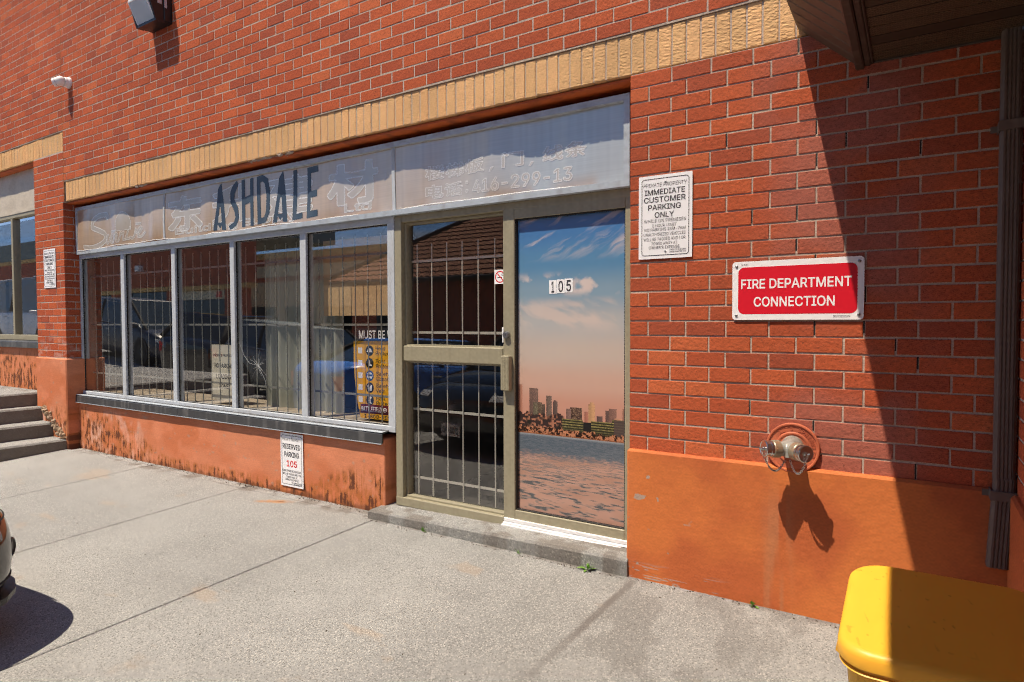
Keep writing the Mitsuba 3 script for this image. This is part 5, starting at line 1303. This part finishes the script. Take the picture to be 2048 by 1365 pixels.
mat('mat_far_brick', far_brick, 0.9, 0.2)
mat('mat_far_tan', [0.62, 0.40, 0.17], 0.9, 0.2)
mat('mat_far_cream', [0.62, 0.56, 0.40], 0.8, 0.2)
mat('mat_far_grey', [0.22, 0.25, 0.23], 0.7, 0.3)
mat('mat_window_dark', [0.02, 0.025, 0.027], 0.08, 0.6)
mat('mat_roof_tile', lambda p, n, uv: mix([0.34, 0.15, 0.085], [0.24, 0.105, 0.065], fbm(p.x * 4, p.y * 4, p.z * 4)), 0.8, 0.2)
OB = 'opposite_unit'
XO = -25.0
add(OB, cat([box(-75, XO, -15.0, -14.4, 3.3, 5.4), box(-75, XO, -20, -14.5, -0.5, 0.9)]), 'mat_far_brick')
lab(OB, 'brick unit with tan band and number 88 across the lot, mirrored in the left panes', 'building')
add(OB + '__band', cat([box(-75, XO + 0.02, -15, -14.37, 3.08, 3.3), box(-75, XO + 0.02, -15, -14.36, 5.4, 5.65)]), 'mat_far_tan')
add(OB + '__parapet', box(-75, XO, -20, -14.45, 5.65, 6.8), 'mat_far_grey')
add(OB + '__fascia', box(-30.5, XO - 0.4, -14.8, -14.48, 2.62, 3.06), 'mat_far_cream')
add(OB + '__number', (lambda t: (t.apply_transform(np.array([[-1, 0, 0, 0], [0, 1, 0, 0], [0, 0, -1, 0], [0, 0, 0, 1.0]])), on_wall(t, -26.9, -14.47, 2.85))[1])(text('88', 0.42, 0.30, 0.02)), 'mat_print_red')
for k, x in enumerate(np.arange(-73, XO - 5, 5.3)):
    add(OB + '__window', box(x, x + 4.2, -14.75, -14.62, 0.9, 3.08), 'mat_window_dark')
    add(OB + '__pier', box(x + 4.2, x + 5.3, -14.9, -14.42, 0.0, 3.08), 'mat_far_brick')
add(OB + '__wall_light', cat([box(-34.3, -33.9, -14.4, -14.15, 4.2, 4.5), box(-46.3, -45.9, -14.4, -14.15, 4.2, 4.5)]), 'mat_white')
FB = 'far_unit'
add(FB, cat([box(-40, 2, -27, -24.0, -0.5, 5.3)]), 'mat_far_cream')
lab(FB, 'cream and brick unit far across the lot, mirrored in the middle panes', 'building')
add(FB + '__band', cat([box(-40, 2, -27, -23.96, 5.3, 5.75), box(-40, 2, -26, -23.97, 4.2, 4.5)]), 'mat_far_brick')
add(FB + '__coping', box(-40, 2, -27, -23.9, 5.75, 6.15), 'mat_far_tan')
add(FB + '__roof_unit', cat([box(-19.5, -16.2, -27, -25.0, 6.15, 7.4)]), 'mat_far_grey')
add(FB + '__shop_sign', cat([box(-15.2, -12.2, -23.98, -23.9, 2.7, 3.4), box(-20.3, -16.0, -23.98, -23.9, 2.7, 3.3)]), 'mat_white')
for x in np.arange(-39, 0, 4.4):
    add(FB + '__window', box(x, x + 3.4, -24.02, -23.985, 0.4, 2.5), 'mat_window_dark')
HU = 'tiled_hut'
hx0, hx1, hy0, hy1, ez = -17.5, 6.0, -22.0, -12.6, 2.95
add(HU, cat([box(hx0 + 0.7, hx1 - 0.7, hy0, hy1 - 0.8, -0.5, ez)]), 'mat_far_brick')
lab(HU, 'low brick hut with a hipped brown tile roof, mirrored in the sidelight', 'building')
rows_t = []
rise_, run_ = 0.195, 0.30
for k in range(16):
    y0 = hy1 - k * run_; z0 = ez + k * rise_
    xa, xb = hx0 + k * run_, hx1 - k * run_
    n_ = int((xb - xa) / 0.055)
    g = grid(lambda u, v: np.stack([xa + (xb - xa) * u, y0 - v * (run_ + 0.03), z0 + 0.045 + v * rise_ - 0.03 * (1 - v) * 0 + 0.032 * np.abs(np.sin((xa + (xb - xa) * u) * math.pi / 0.30)) - 0.018 * v], 1), n_, 2)
    rows_t.append(g)
    rows_t.append(hull([(x, y, z) for x, y, z in ((xa, y0 - 0.002, z0 - 0.01), (xb, y0 - 0.002, z0 - 0.01), (xa, y0 - 0.03, z0 + 0.04), (xb, y0 - 0.03, z0 + 0.04), (xa, y0 - 0.03, z0 - 0.01), (xb, y0 - 0.03, z0 - 0.01))]))
k = add(HU + '__roof', cat(rows_t), 'mat_roof_tile')
lab(k, None, kind='stuff')
add(HU + '__roof_core', hull([(hx0, hy1, ez), (hx1, hy1, ez), (hx0, hy0, ez), (hx1, hy0, ez), (hx0 + 4.8, hy1 - 4.8, ez + 3.1), (hx1 - 4.8, hy1 - 4.8, ez + 3.1)]), 'mat_roof_tile')
add(HU + '__gutter', cat([cyl((hx0, hy1 + 0.05, ez - 0.03), (hx1, hy1 + 0.05, ez - 0.03), 0.06, 0.06, 8), cyl((hx0 + 0.02, hy1, ez + 0.08), (hx0 + 4.8, hy1 - 4.8, ez + 3.2), 0.09, 0.09, 8)]), 'mat_brown')
add(HU + '__soffit', box(hx0, hx1, hy1 - 0.8, hy1, ez - 0.08, ez - 0.02), 'mat_brown')
for x in (-15.5, -9.5, -6.0, -2.0, 2.0):
    add(HU + '__window', box(x, x + 1.5, hy1 - 0.82, hy1 - 0.785, 0.4, 2.2), 'mat_window_dark')

# ---------------------------------------------------------------- vehicles in the lot
def paint(name, col, coat=1.0):
    scene[name] = {'type': 'twosided', 'bsdf': {'type': 'principled', 'base_color': {'type': 'rgb', 'value': col}, 'roughness': 0.35, 'specular': 0.5, 'clearcoat': coat, 'clearcoat_gloss': 0.97}}
    return name


scene['mat_paint_black'] = {'type': 'twosided', 'bsdf': {'type': 'plastic', 'diffuse_reflectance': {'type': 'rgb', 'value': [0.006, 0.006, 0.007]}, 'int_ior': 1.9}}
paint('mat_paint_blue', [0.02, 0.17, 0.62]); paint('mat_paint_sage', [0.16, 0.18, 0.165]); paint('mat_paint_navy', [0.022, 0.025, 0.04]); paint('mat_paint_white', [0.75, 0.76, 0.78])
mat('mat_tyre', [0.015, 0.015, 0.015], 0.8); mat('mat_alloy', [0.45, 0.46, 0.47], 0.3, metallic=0.7); mat('mat_tail', [0.55, 0.01, 0.01], 0.15, 0.6); mat('mat_headlamp', [0.55, 0.58, 0.60], 0.1, 0.7)
mat('mat_car_chrome', [0.42, 0.43, 0.44], 0.5, metallic=0.8)
mat('mat_car_glass', [0.012, 0.016, 0.017], 0.04, 0.7)


def vehicle(key, label, cat_, loc, heading, pm, Lc, Wc, shoulder, green, roof_z, zb=0.19, wheel_r=0.34, wheel_u=None, nose=0.32, blunt=0.66, rake=0.0, lights=True):
    """shoulder: (u, z) line of bonnet, belt and tail from rear to front; green: (rear base, rear roof, front roof, front base)"""
    hd_ = math.radians(heading); ca, sa = math.cos(hd_), math.sin(hd_)

    def wd(m):
        m = m.copy(); v = np.asarray(m.vertices)
        x = loc[0] + v[:, 0] * ca - v[:, 1] * sa; y = loc[1] + v[:, 0] * sa + v[:, 1] * ca
        m.vertices = np.stack([x, y, v[:, 2] + ground_z(x, y)], 1)
        return m
    us = np.array([s[0] for s in shoulder]); zs = np.array([s[1] for s in shoulder])
    f = PchipInterpolator(us, zs)
    st_ = np.unique(np.concatenate([-Lc / 2 + (Lc / 2) * (1 - np.cos(np.linspace(0, math.pi / 2, 9))), np.linspace(-Lc / 2 + 0.5, Lc / 2 - 0.5, 16), Lc / 2 - (Lc / 2) * (1 - np.cos(np.linspace(0, math.pi / 2, 9)))]))
    rings = []

    def half_w(u):
        s_ = max(0.0, nose - (Lc / 2 - abs(u))) / nose
        return Wc / 2 * (1 - 0.03 * abs(2 * u / Lc) ** 3) * (blunt + (1 - blunt) * math.sqrt(max(0.0, 1 - s_ ** 2)))

    def nose_u(v_):
        c_ = np.linspace(Lc / 2 - nose - 0.3, Lc / 2, 200)
        w_ = np.array([half_w(q) for q in c_])
        ok = c_[w_ >= abs(v_) - 1e-6]
        return float(ok.max()) if len(ok) else float(c_[0])
    for u in st_:
        e = abs(u) / (Lc / 2)
        hw = half_w(u)
        z = float(f(u)); q = max(0, (e - 0.93) / 0.07)
        zt = z - 0.10 * q ** 2; z0 = zb + 0.05 * q
        hwq = hw
        zm = z0 + (zt - z0) * 0.52
        half = [(0.0, z0), (hwq * 0.80, z0), (hwq * 0.955, z0 + 0.07), (hwq * 0.99, z0 + (zt - z0) * 0.3), (hwq, zm), (hwq * 0.985, zt - 0.14), (hwq * 0.95, zt - 0.04), (hwq * 0.86, zt + 0.003), (hwq * 0.5, zt + 0.03), (0.0, zt + 0.038)]
        ring = half + [(-a_, b_) for a_, b_ in half[-2:0:-1]]
        rk = rake * max(0.0, (u - (Lc / 2 - 1.0)) / 1.0)
        rings.append(np.array([(u - rk * max(0.0, (b_ - 0.42) / 0.3), a_ * (1 - 0.12 * rk / max(rake, 1e-6) * max(0.0, (b_ - 0.42) / 0.3)) if rake else a_, b_) for a_, b_ in ring]))
    front = rings[-1].mean(0) + [0.012, 0, 0]; rear = rings[0].mean(0) - [0.012, 0, 0]
    m = loft(rings, True)
    n_ = len(rings[0]); m2 = trimesh.Trimesh(np.vstack([rings[0], rear]), [(a_ , n_, (a_ + 1) % n_) for a_ in range(n_)][::1], process=False)
    body = cat([m, m2])
    add(key, wd(body), pm, 45)
    lab(key, label, cat_)
    g0, g1, g2, g3 = green
    gw0, gw1 = Wc / 2 * 0.90, Wc / 2 * 0.70
    zsb = lambda u: float(f(u)) - 0.02
    gl = hull([(g0, s * gw0, zsb(g0)) for s in (-1, 1)] + [(g1, s * gw1, roof_z - 0.05) for s in (-1, 1)] + [(g2, s * gw1, roof_z - 0.04) for s in (-1, 1)] + [(g3, s * gw0 * 0.93, zsb(g3)) for s in (-1, 1)])
    add(key + '__glass', wd(gl), 'mat_car_glass')
    rf = hull([(g1 - 0.03, s * gw1 * 1.015, roof_z - 0.075) for s in (-1, 1)] + [(g2 + 0.05, s * gw1 * 1.015, roof_z - 0.075) for s in (-1, 1)] + [(g1 + 0.02, s * gw1 * 0.9, roof_z - 0.02) for s in (-1, 1)] + [(g2 - 0.05, s * gw1 * 0.9, roof_z - 0.02) for s in (-1, 1)] + [((g1 + g2) / 2, 0, roof_z)])
    add(key + '__roof', wd(rf), pm)
    pil = []
    for s in (-1, 1):
        pil.append(tube([(g0, s * gw0, zsb(g0)), (g1, s * gw1 * 1.01, roof_z - 0.06)], [0.06, 0.045], 6))
        pil.append(tube([(g3, s * gw0 * 0.93, zsb(g3)), (g2, s * gw1 * 1.01, roof_z - 0.05)], [0.045, 0.04], 6))
        mid = (g1 + g2) / 2 - 0.1
        pil.append(tube([(mid - 0.03, s * gw0 * 0.985, zsb(mid)), (mid, s * gw1 * 1.005, roof_z - 0.06)], [0.04, 0.035], 6))
    add(key + '__pillar', wd(cat(pil)), 'mat_tyre')
    ch = []
    for s in (-1, 1):
        ch.append(tube([(g0 + 0.25, s * (gw0 + 0.012), zsb(g0 + 0.25) + 0.05), ((g0 + g3) / 2, s * (gw0 + 0.014), zsb((g0 + g3) / 2) + 0.035), (g3 - 0.25, s * (gw0 + 0.006), zsb(g3 - 0.25) + 0.035)], 0.013, 6))
        ch.append(tube([(g0 + 0.22, s * (gw0 + 0.012), zsb(g0 + 0.25) + 0.05), (g1 + 0.12, s * (gw1 + 0.03), roof_z - 0.14), ((g1 + g2) / 2, s * (gw1 + 0.02), roof_z - 0.085), (g2 - 0.05, s * (gw1 + 0.02), roof_z - 0.11), (g3 - 0.25, s * (gw0 + 0.006), zsb(g3 - 0.25) + 0.035)], 0.009, 6))
    add(key + '__window_trim', wd(cat(ch)), 'mat_car_chrome')
    wu = wheel_u or (-Lc / 2 + 0.95, Lc / 2 - 0.92)
    for u in wu:
        for s in (-1, 1):
            c_ = np.array([u, s * (Wc / 2 - 0.10), wheel_r])
            k_ = add(key + '__wheel', wd(lathe([(-0.11, wheel_r * 0.62), (-0.11, wheel_r * 0.94), (-0.07, wheel_r), (0.07, wheel_r), (0.105, wheel_r * 0.94), (0.11, wheel_r * 0.66), (0.06, wheel_r * 0.62)], c_, (0, s, 0), 28)), 'mat_tyre', 40)
            sp_ = [lathe([(0.06, wheel_r * 0.66), (0.085, wheel_r * 0.64), (0.085, wheel_r * 0.57), (0.05, wheel_r * 0.55)], c_, (0, s, 0), 28), lathe([(0.07, 0.06), (0.09, 0.05), (0.09, 0.0)], c_, (0, s, 0), 14)]
            for q in range(5):
                an = 2 * math.pi * q / 5
                sp_.append(tube([c_ + np.array([0.05 * math.cos(an), s * 0.075, 0.05 * math.sin(an)]), c_ + np.array([wheel_r * 0.6 * math.cos(an), s * 0.07, wheel_r * 0.6 * math.sin(an)])], [0.035, 0.028], 6))
            add(k_ + '__rim', wd(cat(sp_)), 'mat_alloy', 40)
    dk = []
    for u in wu:
        for s in (-1, 1):
            dk.append(cyl((u, s * (Wc / 2 - 0.28), wheel_r + 0.02), (u, s * (Wc / 2 + 0.004), wheel_r + 0.02), wheel_r + 0.045, wheel_r + 0.045, 28))
    add(key + '__wheel_arch', wd(cat(dk)), 'mat_dark')
    hnd, mir, lt, hl = [], [], [], []
    zf, zr = float(f(Lc / 2 - 0.15)), float(f(-Lc / 2 + 0.1))
    for s in (-1, 1):
        for u in ((g1 + g2) / 2 - 0.42, (g1 + g2) / 2 + 0.55):
            hnd.append(cbox(u, u + 0.2, s * Wc / 2 * 0.985 - 0.02, s * Wc / 2 * 0.985 + 0.03, float(f(u)) - 0.20, float(f(u)) - 0.165, 0.005))
        mir.append(cbox(g3 - 0.42, g3 - 0.24, *sorted((s * (Wc / 2 - 0.04), s * (Wc / 2 + 0.16))), float(f(g3)) + 0.03, float(f(g3)) + 0.18, 0.03))
        lt.append(hull([(u, s * v_, z) for u, v_, z in ((-Lc / 2 + 0.0, Wc / 2 * 0.45, zr - 0.16), (-Lc / 2 + 0.0, Wc / 2 * 0.45, zr - 0.30), (-Lc / 2 + 0.04, Wc / 2 * 0.84, zr - 0.12), (-Lc / 2 + 0.04, Wc / 2 * 0.84, zr - 0.34), (-Lc / 2 + 0.42, Wc / 2 * 0.99, zr - 0.14), (-Lc / 2 + 0.42, Wc / 2 * 0.99, zr - 0.22))]))
        hp = []
        for f_, zt_, zb_ in ((0.52, 0.07, 0.16), (0.70, 0.05, 0.18), (0.86, 0.04, 0.17), (0.95, 0.03, 0.10)):
            v_ = Wc / 2 * f_; un = nose_u(v_) + 0.012 - rake * 1.05
            hp += [(un, s * v_, zf - zt_), (un, s * v_, zf - zb_), (un - 0.08, s * v_ * 0.97, zf - zt_), (un - 0.08, s * v_ * 0.97, zf - zb_)]
        hl.append(hull(hp))
    add(key + '__door_handle', wd(cat(hnd)), 'mat_car_chrome')
    add(key + '__mirror', wd(cat(mir)), pm)
    for q, mm in enumerate(lt): add(key + '__tail_light', wd(mm), 'mat_tail')
    for q, mm in enumerate(hl if lights else []): add(key + '__headlight', wd(mm), 'mat_headlamp')
    return wd, nose_u


wd, nu = vehicle('black_suv', 'glossy black car nose just showing at the left edge of the picture', 'car', (-2.95, -4.38), 98, 'mat_paint_black', 3.9, 1.86, [(-1.95, 0.98), (-1.65, 1.05), (0.6, 1.03), (1.1, 1.0), (1.7, 0.88), (1.95, 0.78)], (-1.75, -1.45, 0.45, 1.25), 1.62, 0.24, 0.36, (-1.1, 1.42), 0.45, 0.6, lights=False)
NP = [(0.185, 0.15), (0.20, 0.10), (0.245, 0.075), (0.25, 0.045), (0.30, 0.012), (0.38, 0.0), (0.46, 0.0), (0.54, 0.012), (0.61, 0.035), (0.67, 0.075), (0.72, 0.13), (0.765, 0.20), (0.80, 0.30), (0.835, 0.45), (0.87, 0.65), (0.92, 0.95)]
NPi = PchipInterpolator([q[0] for q in NP], [q[1] for q in NP])


def nose_pt(v_, h, out=0.0):
    t = min(abs(v_) / 0.945, 1.0); i_ = float(NPi(h)) - out
    u = 2.32 - 0.12 * t * t - 0.38 * (1 - math.sqrt(max(0.0, 1 - t ** 8))) - i_
    return np.array([u, v_ * (1 - 0.16 * i_ - (0.02 if h < 0.25 else 0)), h])


vv = 0.945 * np.sin(np.linspace(-math.pi / 2, math.pi / 2, 61))
rings = []
for h, _ in NP:
    r_ = np.array([nose_pt(v_, h) for v_ in vv])
    back = [(0.75, r_[-1][1], h), (0.75, r_[0][1], h)]
    rings.append(np.vstack([r_, back]))
add('black_suv__nose', wd(loft(rings)), 'mat_paint_black', 50)
add('black_suv__grille', wd(hull([nose_pt(v_, h, o) for v_, h in ((-0.48, 0.64), (0.48, 0.64), (-0.40, 0.42), (0.40, 0.42), (0, 0.64), (0, 0.42)) for o in (0.004, -0.02)])), 'mat_dark')
gr = []
for z in np.linspace(0.44, 0.62, 8):
    hw_ = 0.40 + (z - 0.42) / 0.22 * 0.07
    gr.append(tube([nose_pt(v_, z, 0.008) for v_ in np.linspace(-hw_, hw_, 9)], 0.004, 5))
gr.append(hull([nose_pt(v_, h, 0.012) for v_, h in ((-0.07, 0.555), (0.07, 0.555), (0, 0.505), (-0.05, 0.585), (0.05, 0.585))] + [nose_pt(0, 0.55, 0.02)]))
add('black_suv__grille__bar', wd(cat(gr)), 'mat_car_chrome')
add('black_suv__bumper_trim', wd(tube([nose_pt(v_, 0.375 + 0.45 * max(0, abs(v_) - 0.3), 0.006) for v_ in np.linspace(-0.5, 0.5, 17)], 0.010, 6)), 'mat_car_chrome')
add('black_suv__plate', wd(cbox(2.325, 2.342, -0.155, 0.155, 0.215, 0.365, 0.004)), 'mat_sign_white')
tp = text('CYAS-940', 0.26, 0.075, 0.003)
v = np.asarray(tp.vertices); tp.vertices = np.stack([2.342 + v[:, 2], v[:, 0], 0.29 + v[:, 1]], 1)
add('black_suv__plate__lettering', wd(tp), 'mat_print_dark')
for s in (-1, 1):
    g = grid(lambda u, w: np.array([nose_pt(s * (0.52 + 0.39 * a_), 0.655 + 0.01 * a_ + (0.075 - 0.02 * a_) * b_, 0.005) for a_, b_ in zip(u, w)]), 14, 4)
    add('black_suv__headlight', wd(g), 'mat_headlamp', True)
    lp = []
    for v_ in (0.50, 0.66, 0.78, 0.86, 0.915):
        p_, q_ = nose_pt(s * v_, 0.38, 0.010), nose_pt(s * v_, 0.38, -0.12)
        lp += [(p_[0], p_[1] * 1.004, 0.205), (p_[0] + 0.004, p_[1] * 1.006, 0.236), (q_[0], q_[1], 0.205), (q_[0], q_[1], 0.236)]
    add('black_suv__lip', wd(cat([hull(lp[4 * k:4 * k + 8]) for k in range(4)])), 'mat_black_plastic')
    n_ = np.array([0.62, s * 0.70, 0.0]); n_ /= np.linalg.norm(n_)
    add('black_suv__fog_lamp', wd(lathe([(-0.02, 0.052), (0.008, 0.052), (0.012, 0.044), (0.006, 0.038), (0.006, 0)], nose_pt(s * 0.74, 0.43, -0.012), n_, 24)), 'mat_black_plastic', 40)
    add('black_suv__bumper_seam', wd(cat([tube([nose_pt(s * v_, 0.605, 0.0) for v_ in np.linspace(0.5, 0.935, 12)], 0.0045, 5), tube([nose_pt(s * v_, 0.305, 0.0) for v_ in np.linspace(0.4, 0.935, 14)], 0.006, 5)])), 'mat_dark')
vehicle('blue_sedan', 'bright blue sedan parked tail to the shop, mirrored in the last pane', 'car', (-5.75, -4.75), 283, 'mat_paint_blue', 4.5, 1.80, [(-2.25, 0.93), (-1.9, 1.0), (0, 0.97), (1.2, 0.92), (2.0, 0.82), (2.25, 0.66)], (-1.75, -0.95, 0.35, 1.15), 1.44, 0.18, 0.32)
vehicle('sage_suv', 'grey green estate car standing across the lot, mirrored in the fourth pane', 'car', (-9.45, -5.35), 2, 'mat_paint_sage', 4.7, 1.88, [(-2.35, 1.0), (-2.1, 1.06), (0.4, 1.02), (1.2, 0.98), (2.0, 0.88), (2.35, 0.70)], (-2.1, -1.7, 0.25, 1.2), 1.66, 0.2, 0.35)
vehicle('dark_minivan', 'dark minivan standing across the lot, mirrored in the left panes', 'minivan', (-18.6, -6.6), 2, 'mat_paint_navy', 5.1, 1.95, [(-2.55, 1.05), (-2.3, 1.1), (0.6, 1.05), (1.5, 0.98), (2.2, 0.88), (2.55, 0.7)], (-2.4, -2.1, 0.5, 1.7), 1.80, 0.2, 0.34)
vehicle('black_hatchback', 'black hatchback seen from behind, mirrored in the third pane', 'car', (-13.6, -6.6), 250, 'mat_paint_black', 4.5, 1.88, [(-2.25, 1.0), (-2.0, 1.06), (0.4, 1.02), (1.2, 0.98), (1.9, 0.88), (2.25, 0.70)], (-2.05, -1.55, 0.25, 1.2), 1.68, 0.2, 0.35)
vehicle('white_van', 'white high-roofed van far left across the lot', 'van', (-26.5, -7.2), 2, 'mat_paint_white', 5.9, 2.05, [(-2.95, 1.30), (-2.7, 1.35), (1.2, 1.30), (1.9, 1.2), (2.6, 1.05), (2.95, 0.8)], (-2.9, -2.8, 1.0, 2.0), 2.65, 0.25, 0.36)
